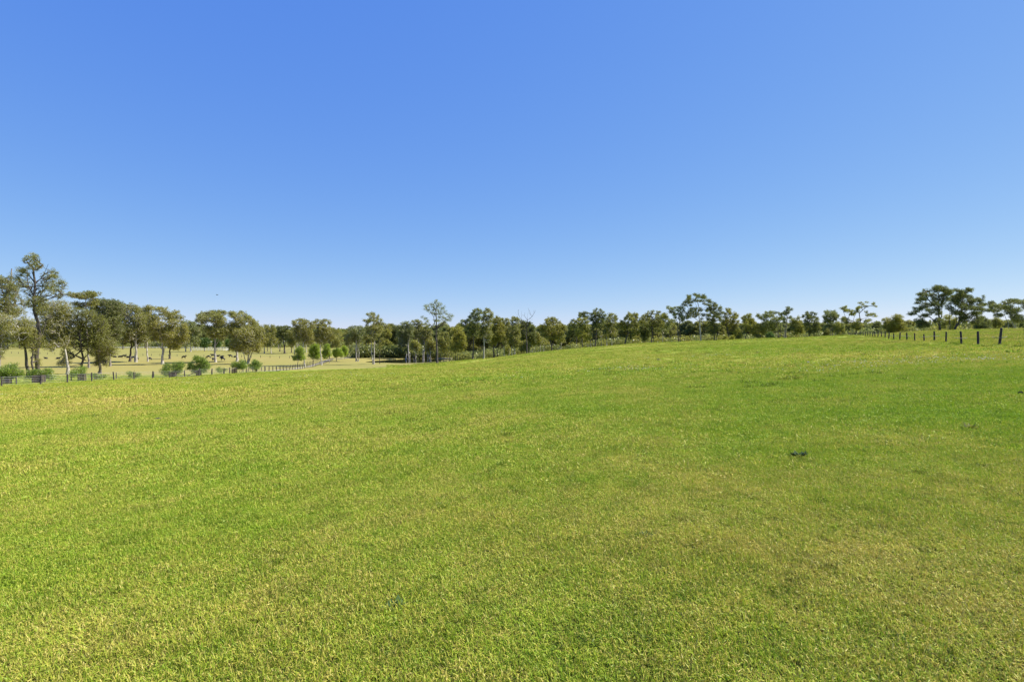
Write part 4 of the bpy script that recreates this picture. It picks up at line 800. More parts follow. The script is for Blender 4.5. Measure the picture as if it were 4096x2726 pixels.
  (8, 212, 'wild armed gum leaning right with bare crooked limbs above the fence posts', 'olive','dark', [([(1965,845),(2010,760),(2060,670),(2075,610),(2060,540),(2060,480),(2120,420),(2160,370),(2240,345)],.52),([(2040,690),(1960,640),(1950,600),(1990,500)],.25),([(1960,640),(1850,600),(1800,545),(1760,470),(1720,420),(1745,360)],.22),([(2070,600),(2160,580),(2260,540),(2330,510)],.16),([(2040,700),(2130,660),(2210,655)],.14),([(2140,400),(2130,320),(2110,290)],.1)], [(1760,365,30,14),(1810,375,40,18),(1850,400,30,18),(1800,430,50,22),(1850,460,40,22),(1740,400,18,14),(1930,390,35,16),(1990,380,40,16),(2030,410,30,20),(1950,430,50,22),(2010,450,40,22),(1980,500,40,22),(2100,285,30,12),(2160,278,25,10),(2130,315,30,14),(2220,315,40,16),(2270,340,35,14),(2300,360,18,12),(2170,360,35,14),(2110,470,30,16),(2120,520,35,18),(2250,495,35,14),(2280,525,35,14),(2350,500,30,12),(2330,540,30,12),(1840,510,45,18),(1780,580,60,22),(1870,600,70,26),(1800,650,60,28),(1900,680,80,34),(2150,600,60,16),(2220,620,50,18),(1850,740,60,38),(1960,760,60,34),(2100,640,50,20)], .95),
  (9, 165, 'left of the two big rounded gums at the right, single straight dark trunk', 'dark','dark', [([(1230,760),(1225,680),(1218,590),(1208,500),(1200,380),(1190,250)],.62),([(1222,620),(1250,480),(1245,380),(1280,260)],.3),([(1225,680),(1160,610),(1080,560),(990,530)],.28),([(1228,735),(1150,715),(1080,712)],.12)], [(1190,155,50,16),(1130,175,40,18),(1250,175,50,18),(1310,200,35,20),(1080,205,40,20),(1180,205,60,22),(1270,220,60,24),(1340,230,40,24),(1000,250,40,18),(970,275,30,14),(1080,255,60,22),(1180,265,60,24),(1290,280,60,26),(935,325,32,14),(1000,320,40,18),(1090,320,60,24),(1190,330,60,26),(1290,340,55,28),(1000,370,35,14),(1060,390,50,24),(1150,400,60,26),(1250,400,50,26),(1080,440,50,22),(1170,460,50,24),(870,445,26,12),(900,480,40,16),(960,470,40,16),(1020,450,35,16),(960,510,50,18),(1040,500,45,18),(900,520,25,10),(1010,545,50,16),(1090,540,50,20),(1150,520,40,20),(960,640,50,28),(1030,620,60,28),(1110,620,60,28),(980,680,50,24),(1080,680,60,22),(1150,670,40,26)], .95),
  (9, 168, 'right of the two big rounded gums at the right, several splayed stems', 'dark','dark', [([(1415,756),(1445,690),(1480,620),(1500,540),(1520,430),(1540,300)],.5),([(1368,756),(1368,680),(1365,590),(1380,470)],.3),([(1400,756),(1440,640),(1430,520),(1440,380)],.3),([(1450,700),(1540,560),(1600,430)],.25),([(1510,735),(1580,690),(1650,660),(1740,648),(1850,620)],.2)], [(1420,205,45,16),(1470,225,40,18),(1560,195,50,16),(1610,210,35,18),(1540,235,60,22),(1390,240,45,22),(1640,245,40,20),(1450,270,60,24),(1560,285,70,24),(1660,280,50,22),(1720,290,35,18),(1400,310,50,26),(1780,295,18,12),(1500,330,70,26),(1610,340,60,26),(1700,340,50,24),(1770,350,35,22),(1420,370,60,26),(1540,390,70,26),(1640,390,60,26),(1720,400,50,20),(1370,430,50,26),(1460,440,60,26),(1570,450,70,26),(1660,450,60,24),(1360,500,50,28),(1450,510,50,26),(1560,520,70,24),(1650,520,60,20),(1720,510,55,18),(1780,520,30,16),(1600,570,70,24),(1530,600,60,30),(1680,580,60,24),(1620,640,60,28)], .92),
  (9, 185, 'flat topped dark gum cut by the right edge of the view', 'dark','pale', [([(2215,735),(2215,680),(2180,600),(2180,480),(2150,400)],.36),([(2170,732),(2150,640),(2100,540),(2040,460)],.26),([(2235,735),(2250,600),(2280,450)],.3)], [(2010,362,40,14),(2150,338,60,10),(2240,330,60,9),(2310,345,40,12),(1960,385,35,12),(2060,390,50,18),(2160,370,60,16),(2260,370,70,18),(1890,412,50,14),(1960,425,45,16),(2050,430,60,20),(2150,420,70,22),(2250,430,80,24),(2330,430,50,30),(1830,460,40,14),(1900,470,50,16),(2000,480,60,20),(2110,480,70,24),(2230,500,80,28),(2330,520,50,34),(1820,500,30,14),(2080,540,60,20),(2180,570,70,28),(2280,600,70,34),(2400,400,60,50),(2400,520,60,60)], .95),
  (9, 190, 'yellow green tree glowing between the two big rounded gums', 'yellow','grey', [([(1402,756),(1400,690),(1400,620)],.22)], [(1400,590,35,18),(1380,640,35,30),(1420,660,30,35),(1370,700,40,35),(1430,725,30,24),(1290,570,50,24),(1320,630,50,35),(1280,690,50,35)], 1.1),
  ): S(v, D, lab, leaf, bark, tr, cr, dens=dn*(1.75 if v == 9 and D < 190 else 1.08))
# the dead tree
S(5, 205, 'bare dead gum tree standing above the others, no leaves at all', 'dark', 'dark',
  [([(1450,1110),(1448,980),(1445,850),(1443,700),(1448,600),(1462,480)], .5), ([(1443,640),(1410,570),(1380,520),(1340,450),(1310,410),(1290,350),(1285,310),(1295,270)], .2), ([(1380,520),(1330,500),(1290,470),(1270,410)], .12),
   ([(1350,470),(1350,380),(1345,300)], .08), ([(1462,490),(1440,440),(1400,390),(1408,330)], .14), ([(1400,390),(1350,360)], .07), ([(1462,480),(1500,440),(1550,400),(1585,340),(1608,280)], .18), ([(1545,405),(1520,350),(1490,270)], .1), ([(1515,380),(1490,330),(1470,240)], .09), ([(1585,340),(1575,280)], .06),
   ([(1462,480),(1465,400),(1465,330)], .08), ([(1443,790),(1410,720),(1380,660),(1345,640)], .14), ([(1500,440),(1560,450)], .05), ([(1462,520),(1520,500),(1550,460)], .06), ([(1285,380),(1250,360),(1230,320)], .05)],
  [], name='dead_tree')
# low bushes at the crest and by the fence
for (v, D, x, yb, w, h, leaf, lab) in (
   (7, 200, 2250, 972, 85, 70, 'deep', 'bright green bush on the crest left of the odd white footed tree'),
   (7, 215, 1660, 985, 90, 110, 'yellow', 'yellowish scrub bush between the tufted gum and the slanting trunk'),
   (7, 212, 1430, 992, 45, 45, 'yellow', 'tiny yellow green bush at the foot of the tufted gum, left side'),
   (7, 212, 1545, 990, 40, 45, 'yellow', 'tiny yellow green bush at the foot of the tufted gum, right side'),
   (8, 215, 1440, 930, 60, 80, 'olive', 'olive bush at the crest left of the dense dome crowned gum'),
   (9, 225, 600, 782, 150, 130, 'brown', 'large rounded brown green bush behind the middle of the right fence'),
   (9, 235, 780, 782, 110, 90, 'brown', 'lower brown green bush behind the right fence, near the big gums'),
   (9, 240, 380, 800, 90, 90, 'dark', 'dull green bush behind the far posts of the right fence'),
   (9, 230, 1800, 765, 120, 110, 'dark', 'dark scrub behind the paddock right of the two big rounded gums'),
   (9, 235, 1960, 750, 110, 90, 'olive', 'olive scrub left of the pale stems at the right edge'),
   (5, 235, 1090, 1120, 60, 95, 'yellow', 'orange tinged scrub between two pale stems left of the dead tree')):
    k = VIEW[v][0]
    bl = [(x + w*dx, yb - h*dy*2, w*a, h*b) for dx, dy, a, b in ((0,.82,.45,.22),(-.45,.62,.4,.28),(.42,.6,.42,.28),(0,.55,.5,.3),(-.6,.35,.4,.3),(.6,.33,.4,.3),(0,.3,.55,.3),(-.3,.15,.4,.2),(.35,.15,.4,.2))]
    S(v, D, lab, leaf, 'dark', [([(x, yb), (x, yb-h*.5), (x-w*.1, yb-h*.9)], .2)], bl, name='bush', cat='bush', dens=1.5, low=.05, lsize=.9)

# ------------------------------------------------------------------ belts of gums behind the front row
def proto_tree(seed, leaf, bark, H, shape, loc, label, name='gum_tree', group=None, D=300):
    g = np.random.default_rng(seed)
    lean = g.normal(0, .06, 2)*H
    top = np.array([lean[0], lean[1], H*.72])
    trunks = [([(0, 0, -.2), (lean[0]*.15+g.normal(0,.1), lean[1]*.15, H*.25), (lean[0]*.5+g.normal(0,.25), lean[1]*.5, H*.5), tuple(top)], .022*H, .007*H)]
    for k in range(g.integers(1, 4)):
        z0 = H*g.uniform(.3, .5); a = g.uniform(0, 2*math.pi); L = H*g.uniform(.14, .26)
        trunks.append(([(lean[0]*.4, lean[1]*.4, z0), (lean[0]*.4+.6*L*math.cos(a), lean[1]*.4+.6*L*math.sin(a), z0+.6*L), (lean[0]*.5+L*math.cos(a), lean[1]*.5+L*math.sin(a), z0+1.5*L)], .010*H, .005*H))
    bl = []
    n = shape[2]
    for k in range(n):
        t = g.uniform(0, 1)**.8; z = H*(shape[0] + (.97-shape[0])*t)
        w = H*shape[1]*math.sin(math.pi*(.14+.80*t))**.8*g.uniform(.25, 1)
        a = g.uniform(0, 2*math.pi); r = H*g.uniform(.045, .095)
        bl.append((lean[0]*.7*t + w*math.cos(a), lean[1]*.7*t + w*math.sin(a), z, r*1.2, r*1.2, r*.62))
    return grow(name, label, loc, trunks, bl, leaf, bark, g, D, group, 1.0)
COLR = {'olive': 'olive green', 'brown': 'brownish green', 'grey': 'grey green', 'dark': 'dark green', 'yellow': 'yellow green'}
PROT = [('olive','pale',(.38,.24,34)), ('brown','dark',(.34,.26,36)), ('grey','pale',(.40,.22,30)), ('dark','dark',(.36,.25,34)), ('olive','dark',(.28,.27,38)),
        ('brown','pale',(.42,.23,30)), ('grey','dark',(.30,.26,36)), ('yellow','dark',(.22,.24,34)), ('dark','grey',(.22,.28,38))]
PROTO = {}
SEEN = {}
LANDMARKS = [(-420, 'left group'), (-150, 'left edge'), (30, 'left edge spreading gum'), (140, 'tallest gum'), (270, 'straight pale trunked gum'), (325, 'twisted dark gum'), (398, 'drooping skirted gum'),
 (460, 'line of resting cattle'), (543, 'white trunked gum with cattle'), (596, 'small dark crest canopy'), (649, 'forked white gum'), (740, 'slim two stemmed gum'), (800, 'first rounded green tree'), (862, 'lone dome crowned gum'), (947, 'high knobbed gum'), (988, 'splayed white trunks'),
 (1057, 'pale trunked paddock gum'), (1138, 'sturdy dark trunked gum'), (1185, 'slender pale stemmed gum'), (1219, 'crooked white trunk'), (1286, 'straight streaked trunk'), (1345, 'rounded lime tree'), (1426, 'fan shaped gum'),
 (1493, 'twin white trunked gum'), (1560, 'bright topped pond tree'), (1590, 'leaning dark pond stems'), (1633, 'white stemmed gum mid pond'), (1695, 'pale trunk by the pond end'), (1749, 'solitary open gum'), (1790, 'low olive clump'), (1830, 'first yellow green clump'),
 (1892, 'stepped crown gum'), (1935, 'pale right leaning stem'), (1975, 'low forked dark gum'), (2020, 'twin rounded tops'), (2060, 'pale lower stem'), (2108, 'bare dead tree'), (2150, 'slim yellowish gums'), (2207, 'round headed gum'), (2270, 'gap beside the round head'),
 (2331, 'yellow green leafy gum'), (2380, 'two spired gum'), (2430, 'three thin white stems'), (2499, 'slanting two humped gum'), (2560, 'shadowy low gum'), (2606, 'stacked flat top gum'), (2650, 'pale crooked low stem'), (2712, 'wing shaped gum'), (2805, 'tall umbrella gum'),
 (2858, 'dark straight gum'), (2913, 'upright tufted gum'), (2980, 'slanting yellowish gum'), (3077, 'bright green bush'), (3143, 'odd white footed tree'), (3190, 'low spreading olive gum'), (3238, 'tiered conical gum'), (3280, 'olive crest bush'), (3333, 'dense dome gum'),
 (3358, 'small yellow tree'), (3416, 'wild armed gum'), (3510, 'far fence posts'), (3574, 'brown rounded bush'), (3640, 'lower brown bush'), (3761, 'left big rounded gum'), (3830, 'right big rounded gum'), (3950, 'olive scrub'), (4052, 'flat topped gum'), (4150, 'flat crowned gum'), (4280, 'right edge of view')]
def belt_tree(px, D, ytop, kind, belt, group, jit, cap=24, lo=5):
    X = (px-HX)/FPX*D; z = gz(X, D)
    H = min(max(EYE + (HY-ytop)/FPX*D - z, lo), cap)
    leaf, bark, shp = PROT[kind]
    lm = min(LANDMARKS, key=lambda q: abs(q[0]-px)); dx = px - lm[0]
    side = '' if abs(dx) < 7 else (' and left of' if dx < 0 else ' and right of')
    size = 'slim ' if (bark == 'pale' and jit.uniform() < .0) else ''
    lab = '%s gum %s%s the %s' % (COLR[leaf], belt, side, lm[1])
    if lab in SEEN:
        lab = ('taller ' if H > SEEN[lab] else 'lower ') + lab
        if lab in SEEN: lab = lab.replace('taller ', 'bushy ').replace('lower ', 'small ')
    SEEN[lab] = H
    kind = (kind, int(jit.integers(0, 2)))
    if kind not in PROTO:
        PROTO[kind] = (proto_tree(900+kind[0]+40*kind[1], leaf, bark, 16.0, shp, (X, D, z), lab, group=group, D=270), 16.0)
        PROTO[kind][0].scale = (H/16.0,)*3
        return
    r, H0 = PROTO[kind]
    s = H/H0; w = s*jit.uniform(.85, 1.2)
    copy_tree(r, (X, D, z), jit.uniform(0, 2*math.pi), (w, w, s), lab, group)
jit = np.random.default_rng(42)
# belt behind the pond and the edge of the paddock
def belt(px0, px1, d0, d1, step, tops, kinds, text, group, var=14, cap=24, lo=6):
    px = px0
    while px < px1:
        D = jit.uniform(d0, d1); yt = np.interp(px, tops[0], tops[1]) + jit.normal(0, var*.5)
        belt_tree(px, D, yt, int(jit.choice(kinds)), text, group, jit, cap, lo)
        px += step*jit.uniform(.6, 1.4)
T1 = ([1400, 1500, 1800, 2040, 2120, 2300, 2420, 2700, 3000, 3400, 3600, 3800, 4100, 4700], [1325, 1303, 1304, 1300, 1302, 1310, 1296, 1290, 1294, 1298, 1302, 1297, 1290, 1286])
belt(1475, 1850, 345, 420, 24, T1, [0, 2, 3, 5, 6], 'standing far behind', 'gums in the close stand behind the pond', 14)
belt(1820, 2320, 262, 335, 18, T1, [0, 1, 3, 4, 5, 6, 7], 'just behind', 'gums crowded in behind the paddock edge', 12)
belt(2300, 3020, 245, 330, 16, T1, [0, 1, 3, 4, 4, 6, 8], 'just behind', 'woodland gums over the left half of the crest', 12)
belt(3000, 3500, 245, 330, 16, T1, [1, 3, 4, 4, 6, 8, 7], 'just behind', 'woodland gums over the crest near the fence end', 12)
belt(3480, 4330, 250, 370, 24, T1, [1, 3, 4, 6, 8, 8], 'in the wood behind', 'woodland gums behind the right fence', 8)
belt(1750, 2300, 320, 420, 28, ([1750, 2300], [1330, 1335]), [3, 4, 8, 6], 'low behind', 'low gums in the second rank behind the dam', 10, 16, 5)
belt(2300, 3500, 300, 400, 26, ([2300, 3500], [1318, 1318]), [3, 8, 6, 8], 'shaded deep behind', 'gums in the shaded second rank beyond the crest', 10, 18, 6)
# across the valley on the left
T2 = ([-700, 0, 480, 560, 720, 760, 800, 1000, 1050, 1180, 1400, 1500], [1290, 1300, 1306, 1300, 1306, 1312, 1304, 1312, 1304, 1310, 1320, 1310])
belt(-500, 1480, 500, 650, 32, T2, [4, 6, 8, 1, 3, 7], 'far beyond', 'gums across the valley beyond the white rails', 12, 22, 9)
belt(1000, 1480, 400, 460, 42, ([1000, 1480], [1312, 1325]), [0, 2, 5, 3], 'in the paddock beyond', 'gums at the back of the green paddock', 12, 18, 8)
belt(-420, -40, 120, 210, 60, ([-420, 0], [1180, 1210]), [0, 1, 4], 'on the slope by', 'gums at the left edge of the valley', 20, 22, 12)

# far woods: one mass on the rising country
def far_clump(seed, leaf):
    g = np.random.default_rng(seed); C = []
    for k in range(16):
        a = g.uniform(0, 2*math.pi); r = g.uniform(0, 4.2); z = g.uniform(5, 15.5)
        r *= math.sin(math.pi*min(1, max(.1, (z-3)/14)))
        q = g.normal(size=(20, 3)); q /= np.linalg.norm(q, axis=1)[:, None]
        C.append(np.array([r*math.cos(a), r*math.sin(a), z]) + q*np.array([2.3, 2.3, 1.3]))
    C = np.concatenate(C)
    me = leaves_mesh('far_tree', C, g, 1.7, .9, LEAF[leaf], .2)
    return me
lib_woods = library('far_tree', [far_clump(70+i, l) for i, l in enumerate(['olive', 'dark', 'grey', 'dark', 'brown'])])
g = np.random.default_rng(5)
n = 9500
Yf = 640*np.exp(g.uniform(0, 1, n)*math.log(3800/640)); Xf = g.uniform(-1.25, 1.25, n)*Yf
keep = ~((Yf < 980) & (Xf < -.16*Yf) & (np.sin(Xf/90+1)+np.sin(Yf/70) < .9))
Xf, Yf = Xf[keep], Yf[keep]; n = len(Xf)
s = g.uniform(.75, 1.25, n)
scatter('far_woodland', np.stack([Xf, Yf, ground(Xf, Yf)-1], 1), np.stack([0*s, 0*s, g.uniform(0, 6.28, n)], 1), np.stack([s*1.15, s*1.15, s], 1), g.integers(0, 5, n), lib_woods, 'distant eucalypt woods on the rising country', 'woods')
# undergrowth under the belts
def scrub_mesh(seed, leaf):
    g = np.random.default_rng(seed); C = []
    for k in range(9):
        c = np.array([g.normal(0, .9), g.normal(0, .9), g.uniform(.3, 1.5)]); q = g.normal(size=(22, 3)); q /= np.linalg.norm(q, axis=1)[:, None]
        C.append(c + q*np.array([.8, .8, .5]))
    return leaves_mesh('scrub', np.concatenate(C), g, .42, .18, LEAF[leaf], .1)
lib_scrub = library('scrub', [scrub_mesh(80+i, l) for i, l in enumerate(['brown', 'olive', 'dark', 'grey', 'grey'])])
P = []
for (p0, p1, d0, d1, n) in ((1830, 2320, 240, 300, 380), (2300, 3450, 232, 330, 1700), (3400, 4400, 225, 330, 900), (1480, 1840, 335, 400, 260), (-500, 1480, 560, 660, 600), (1435, 1760, 314, 332, 200), (1650, 2000, 388, 412, 160)):
    q = g.uniform(p0, p1, n); D = g.uniform(d0, d1, n); P.append(np.stack([(q-HX)/FPX*D, D], 1))
P = np.concatenate(P); n = len(P); s = g.uniform(.7, 2.3, n); s[-360:] *= 1.7; s[-960:-360] *= 1.7
scatter('undergrowth', np.column_stack([P, ground(P[:, 0], P[:, 1])]), np.stack([0*s, 0*s, g.uniform(0, 6.28, n)], 1), np.stack([s, s, s], 1), np.where(np.arange(n) >= n-360, 2, g.integers(0, 5, n)), lib_scrub, 'tangled scrub under the woodland gums', 'scrub')

# ------------------------------------------------------------------ saplings and their guards along the lane
for (v, D, base, c, lab) in (
  (1, 85, (60,1450), [(0,1300,60,25),(70,1275,60,25),(120,1300,60,25),(-20,1340,60,30),(60,1330,80,30),(150,1335,70,28),(200,1350,40,20),(100,1365,80,20),(10,1370,60,18)], 'wide green sapling at the far left end of the lane'),
  (1, 89, (386,1442), [(400,1318,50,16),(450,1310,40,14),(360,1345,40,20),(430,1345,60,24),(490,1350,40,20),(400,1375,60,18),(470,1380,50,16),(515,1390,20,12)], 'low green sapling in a tall brown guard below the tallest gum'),
  (1, 94, (842,1436), [(830,1290,35,14),(800,1315,40,18),(860,1315,35,18),(830,1340,60,20),(780,1350,25,12),(880,1350,25,12)], 'green sapling in a brown guard below the twisted dark gum'),
  (1, 98, (1002,1420), [(1000,1352,30,10),(975,1370,30,12),(1040,1370,28,12),(1010,1380,45,12)], 'small flat green sapling with a bare fork by the lane fence'),
  (1, 104, (1381,1408), [(1380,1335,28,12),(1360,1355,25,14),(1405,1355,22,14),(1380,1372,38,12)], 'smallest sapling of the lane, left of the two big round ones'),
  (2, 113, (690,1312), [(720,1110,50,22),(640,1130,55,25),(770,1140,50,28),(580,1170,45,25),(690,1165,80,32),(820,1165,30,28),(560,1205,30,22),(640,1215,70,30),(750,1210,70,32),(700,1245,80,22),(620,1250,50,20)], 'rounded bright sapling tree on a short stem, left of the two big ones'),
  (2, 119, (1075,1298), [(1090,1020,50,20),(1040,1045,55,25),(1130,1045,45,25),(1080,1085,80,32),(1180,1100,40,28),(1000,1110,40,25),(930,1150,45,20),(1010,1165,80,30),(1130,1150,80,35),(1220,1150,35,30),(920,1180,35,15),(1060,1205,90,30),(1160,1205,60,28),(990,1220,50,22)], 'tallest rounded sapling tree by the lane fence'),
  (2, 124, (1405,1278), [(1400,1172,30,10),(1370,1190,32,13),(1430,1195,35,13),(1400,1208,45,13)], 'thin crowned sapling between the tall round one and the twin stemmed one'),
  (2, 129, (1690,1262), [(1680,1075,40,15),(1620,1100,45,20),(1720,1100,40,20),(1580,1140,40,22),(1660,1130,60,26),(1740,1140,40,24),(1620,1165,50,20),(1700,1170,50,20)], 'light green sapling tree with crossed stems beside the small gate'),
  (2, 137, (1903,1228), [(1900,1065,35,14),(1860,1095,40,20),(1940,1090,40,20),(1830,1135,30,20),(1900,1130,60,26),(1970,1130,35,22),(1890,1165,60,18),(1950,1160,40,18)], 'darker green rounded sapling tree, last before the lane opens'),):
    k = VIEW[v][0]
    S(v, D, lab, 'young', 'dark', [([base, (base[0]-4, base[1]-45), (base[0]+6, base[1]-100)], .13), ([(base[0]-4, base[1]-45), (base[0]-30, base[1]-90)], .07)], c, name='sapling', group='saplings along the lane', dens=2.3, low=.18, lsize=1.0, droop=.1)
def guard(x, y, w, h, label):
    z = gz(x, y); r = empty('tree_guard', (x, y, z), label, 'tree guard', 'timber tree guards along the lane', .3)
    for sx in (-1, 1):
        for sy in (-1, 1):
            m = MB(); m.box((sx*w/2, sy*w/2, h/2), (.08, .08, h+.15)); m.build('post', M_GUARD, r)
    n = int(h/.17)
    for k in range(n):
        zz = .12 + k*(h-.15)/max(1, n-1)
        for ax in range(4):
            m = MB(); s = (w+.1, .025, .13) if ax < 2 else (.025, w-.1, .13)
            p = (0, (w/2+.055)*(1 if ax else -1), zz) if ax < 2 else ((w/2+.0)*(1 if ax == 2 else -1), 0, zz)
            m.box(p, s); m.build('slat', M_GUARD, r)
def gp(px, D): return (px-HX)/FPX*D
for px, D, w, h, lab in ((20, 84, .7, .7, 'grey brown timber guard at the left edge of the lane fence'), (146, 87, 1.1, 1.1, 'large brown slatted guard around the low sapling'),
                         (321, 92, .8, 1.0, 'brown slatted guard around the sapling below the twisted gum'), (689, 111.5, .8, .9, 'dark guard under the rounded bright sapling'),
                         (791, 118, .8, 1.0, 'dark guard under the tallest sapling'), (932, 127, .7, 1.0, 'dark guard beside the small gate')):
    guard(gp(px, D), D + .3, w, h, lab)

# ------------------------------------------------------------------ fences
def polyline_pts(pts, step):
    out = []; pts = [np.array(p, float) for p in pts]; carry = 0
    for a, b in zip(pts[:-1], pts[1:]):
        L = np.linalg.norm(b-a); t = carry
        while t < L: out.append(a + (b-a)*t/L); t += step
        carry = t - L
    return np.array(out)
def post_mesh(h, w, round_=True):
    m = MB()
    if round_: m.tube([(0,0,-.3), (0,0,h*.5), (0,0,h-.02), (0,0,h)], [w*.52, w*.5, w*.47, w*.40], 8)
    else: m.box((0,0,h/2-.1), (w, w, h+.2))
    return m
def fence(name, label, P, h, w, wires, mp, mw, wr=.006, lean=.02, seed=1, hv=None, stuff=False, rail=None, cat='fence'):
    g = np.random.default_rng(seed); P = np.asarray(P, float); Z = ground(P[:, 0], P[:, 1])
    r = empty(name, (P[0,0], P[0,1], Z[0]), label, cat); o0 = np.array([P[0,0], P[0,1], Z[0]])
    base = post_mesh(h, w).mesh('post', mp, True)
    joined = MB()
    for i, (p, z) in enumerate(zip(P, Z)):
        s = (hv[i] if hv is not None else g.uniform(.93, 1.06))
        if stuff:
            joined.box((p[0]-o0[0], p[1]-o0[1], z-o0[2]+h*s/2-.1), (w, w, h*s+.2)); continue
        q = link('post', base, r, (p[0]-o0[0], p[1]-o0[1], z-o0[2])); q.scale = (g.uniform(.85,1.15), g.uniform(.85,1.15), s)
        q.rotation_euler = (g.normal(0, lean), g.normal(0, lean), g.uniform(0, 6.28))
    if stuff: joined.build('posts', mp, r)['kind'] = 'stuff'
    for k in wires:
        m = MB(); pts = np.column_stack([P[:, 0]-o0[0], P[:, 1]-o0[1], Z-o0[2]+k])
        m.tube(pts, wr, 3, False); m.build('wire' if not rail else 'rail', mw, r)
    return r
LA = polyline_pts(LANE_A, 4.3); LB = polyline_pts(LANE_B, 4.6)
fence('post_and_wire_fence', 'dark post and pale wire fence on the paddock side of the lane, lower left', LA, 1.32, .20, (.25,.5,.75,1.0,1.25), M_POST, M_WIRE, .011, .03, 3)
fence('post_and_wire_fence', 'second dark post fence on the far side of the lane, behind the saplings', LB, 1.15, .17, (.35,.7,1.05), M_POST, M_WIRE, .008, .03, 4)
BR = polyline_pts([(gp(-500, 400), 400), (gp(-60, 392), 392), (gp(590, 345), 345), (gp(1000, 318), 318), (gp(1165, 306), 306)], 7.0)
fence('post_and_wire_fence', 'row of small black posts crossing the valley between ochre and green paddocks', BR, 1.3, .24, (.7, 1.15), M_POST, M_WIRE_DARK, .008, .01, 5)
# white railed paddocks far across the valley
for pts, sp, lab, h in (([(gp(380, 560), 560), (gp(700, 545), 545), (gp(960, 520), 520)], 3.6, 'nearer white railed fence far across the valley', 1.3),
                     ([(gp(300, 640), 640), (gp(620, 650), 650), (gp(760, 700), 700)], 3.4, 'white fence farther back at the left, around the far yards', 1.5),
                     ([(gp(760, 470), 470), (gp(900, 462), 462), (gp(930, 500), 500)], 3.6, 'short white railed corner in front of the rounded trees', 1.2)):
    P = polyline_pts(pts, sp); r = fence('white_rail_fence', lab, P, h, .26, (), M_WHITE, M_WHITE, seed=6, stuff=True)
    Z = ground(P[:, 0], P[:, 1])
    for k in (.55, h-.12):
        m = MB(); pp = np.column_stack([P[:, 0]-P[0,0], P[:, 1]-P[0,1], Z-Z[0]+k]); m.tube(pp, .10, 4, False); m.build('rail', M_WHITE, r)
# right fence: bearings of each post read from the photo
PXR = [3998, 3913, 3846, 3784, 3738, 3697, 3659, 3628, 3599, 3575, 3555, 3540, 3525.5, 3512, 3500, 3490, 3480, 3471, 3462, 3452.5, 3443.5, 3436, 3429, 3422, 3416, 3410, 3404, 3399, 3394]
RF = [((x-HX)/FPX*(39+5.15*i), 39+5.15*i) for i, x in enumerate(PXR)]
pre = [(RF[0][0]-2.8*k-.3*k*k*0, 39-5.15*k) for k in (4, 3, 2, 1)]
hv = [1.0, 1.02, .98, 1.0] + [1.12, 1.03, 1.06, .93, .97, .80, .97, .95, .98, .9, .95, 1.0, .93, .98, 1.0, .97, .99, .95, 1.0, .95, 1, 1, 1, 1, 1, 1, 1, 1, 1]
RP = np.array(pre + RF)
rf = fence('paddock_fence', 'dark weathered post and wire fence running up the crest at the right', RP, 1.08, .165, (.50, .78, 1.02), M_POST, M_WIRE_DARK, .009, .035, 9, hv=hv)
for i in (0, 2, 4, 6, 8, 9, 11, 12, 13, 14, 16, 18):      # bent offset arms at mid height
    p = RP[i]; z = gz(*p); d = RP[i+1]-RP[i]; d /= np.linalg.norm(d)
    d = np.array([d[0]*.35+.9, d[1]*.35]); d /= np.linalg.norm(d)
    m = MB(); m.tube([(-d[0]*.72-0, -d[1]*.72, .58), (-d[0]*.3, -d[1]*.3-.09, .54), (d[0]*.3, d[1]*.3-.09, .54), (d[0]*.72, d[1]*.72, .61)], .017, 5)
    m.build('offset_arm', M_WIRE_DARK, rf, False, (p[0]-RP[0,0], p[1]-RP[0,1], z-gz(*RP[0])))
# small gate and brace on the lane fence
def lane_pt(px):
    for a, b in zip(LANE_A[:-1], LANE_A[1:]):
        for t in np.linspace(0, 1, 60):
            x, y = a[0]+(b[0]-a[0])*t, a[1]+(b[1]-a[1])*t
            if y > 5 and HX + x/y*FPX >= px: return np.array([x, y])
a_ = lane_pt(916); b_ = lane_pt(944); z_ = gz(*a_)
gr = empty('field_gate', (a_[0], a_[1], z_), 'low dark gate between two posts beside the crossed stem sapling', 'gate')
dv = b_-a_; zb = gz(*b_)-z_
for nm, q, hh in (('gate_post', (0,0), 1.4), ('gate_post', dv, 1.4)):
    post_mesh(hh, .2).build(nm, M_POST, gr, True, (q[0], q[1], 0 if nm is None else (zb if q is dv else 0)))
for k in (.3, .6, .9, 1.2):
    m = MB(); m.tube([(.1, 0, k), (dv[0]*.97, dv[1]*.97, k+zb)], .035, 5); m.build('gate_bar', M_POST, gr)
a_ = lane_pt(748); b_ = lane_pt(798); z_ = gz(*a_)
st = empty('strainer_brace', (a_[0], a_[1], z_), 'dark diagonal brace pole on the lane fence below the tallest sapling', 'fence brace')
zb = gz(*b_) - z_; dv = b_-a_
m = MB(); m.tube([(0,0,.15), (dv[0]*.6, dv[1]*.6, .85+zb*.6), (dv[0]*.95, dv[1]*.95, 1.2+zb)], .07, 6); m.build('brace_pole', M_POST, st)
post_mesh(1.5, .26).build('strainer_post', M_POST, st, True, (dv[0], dv[1]-.35, zb))

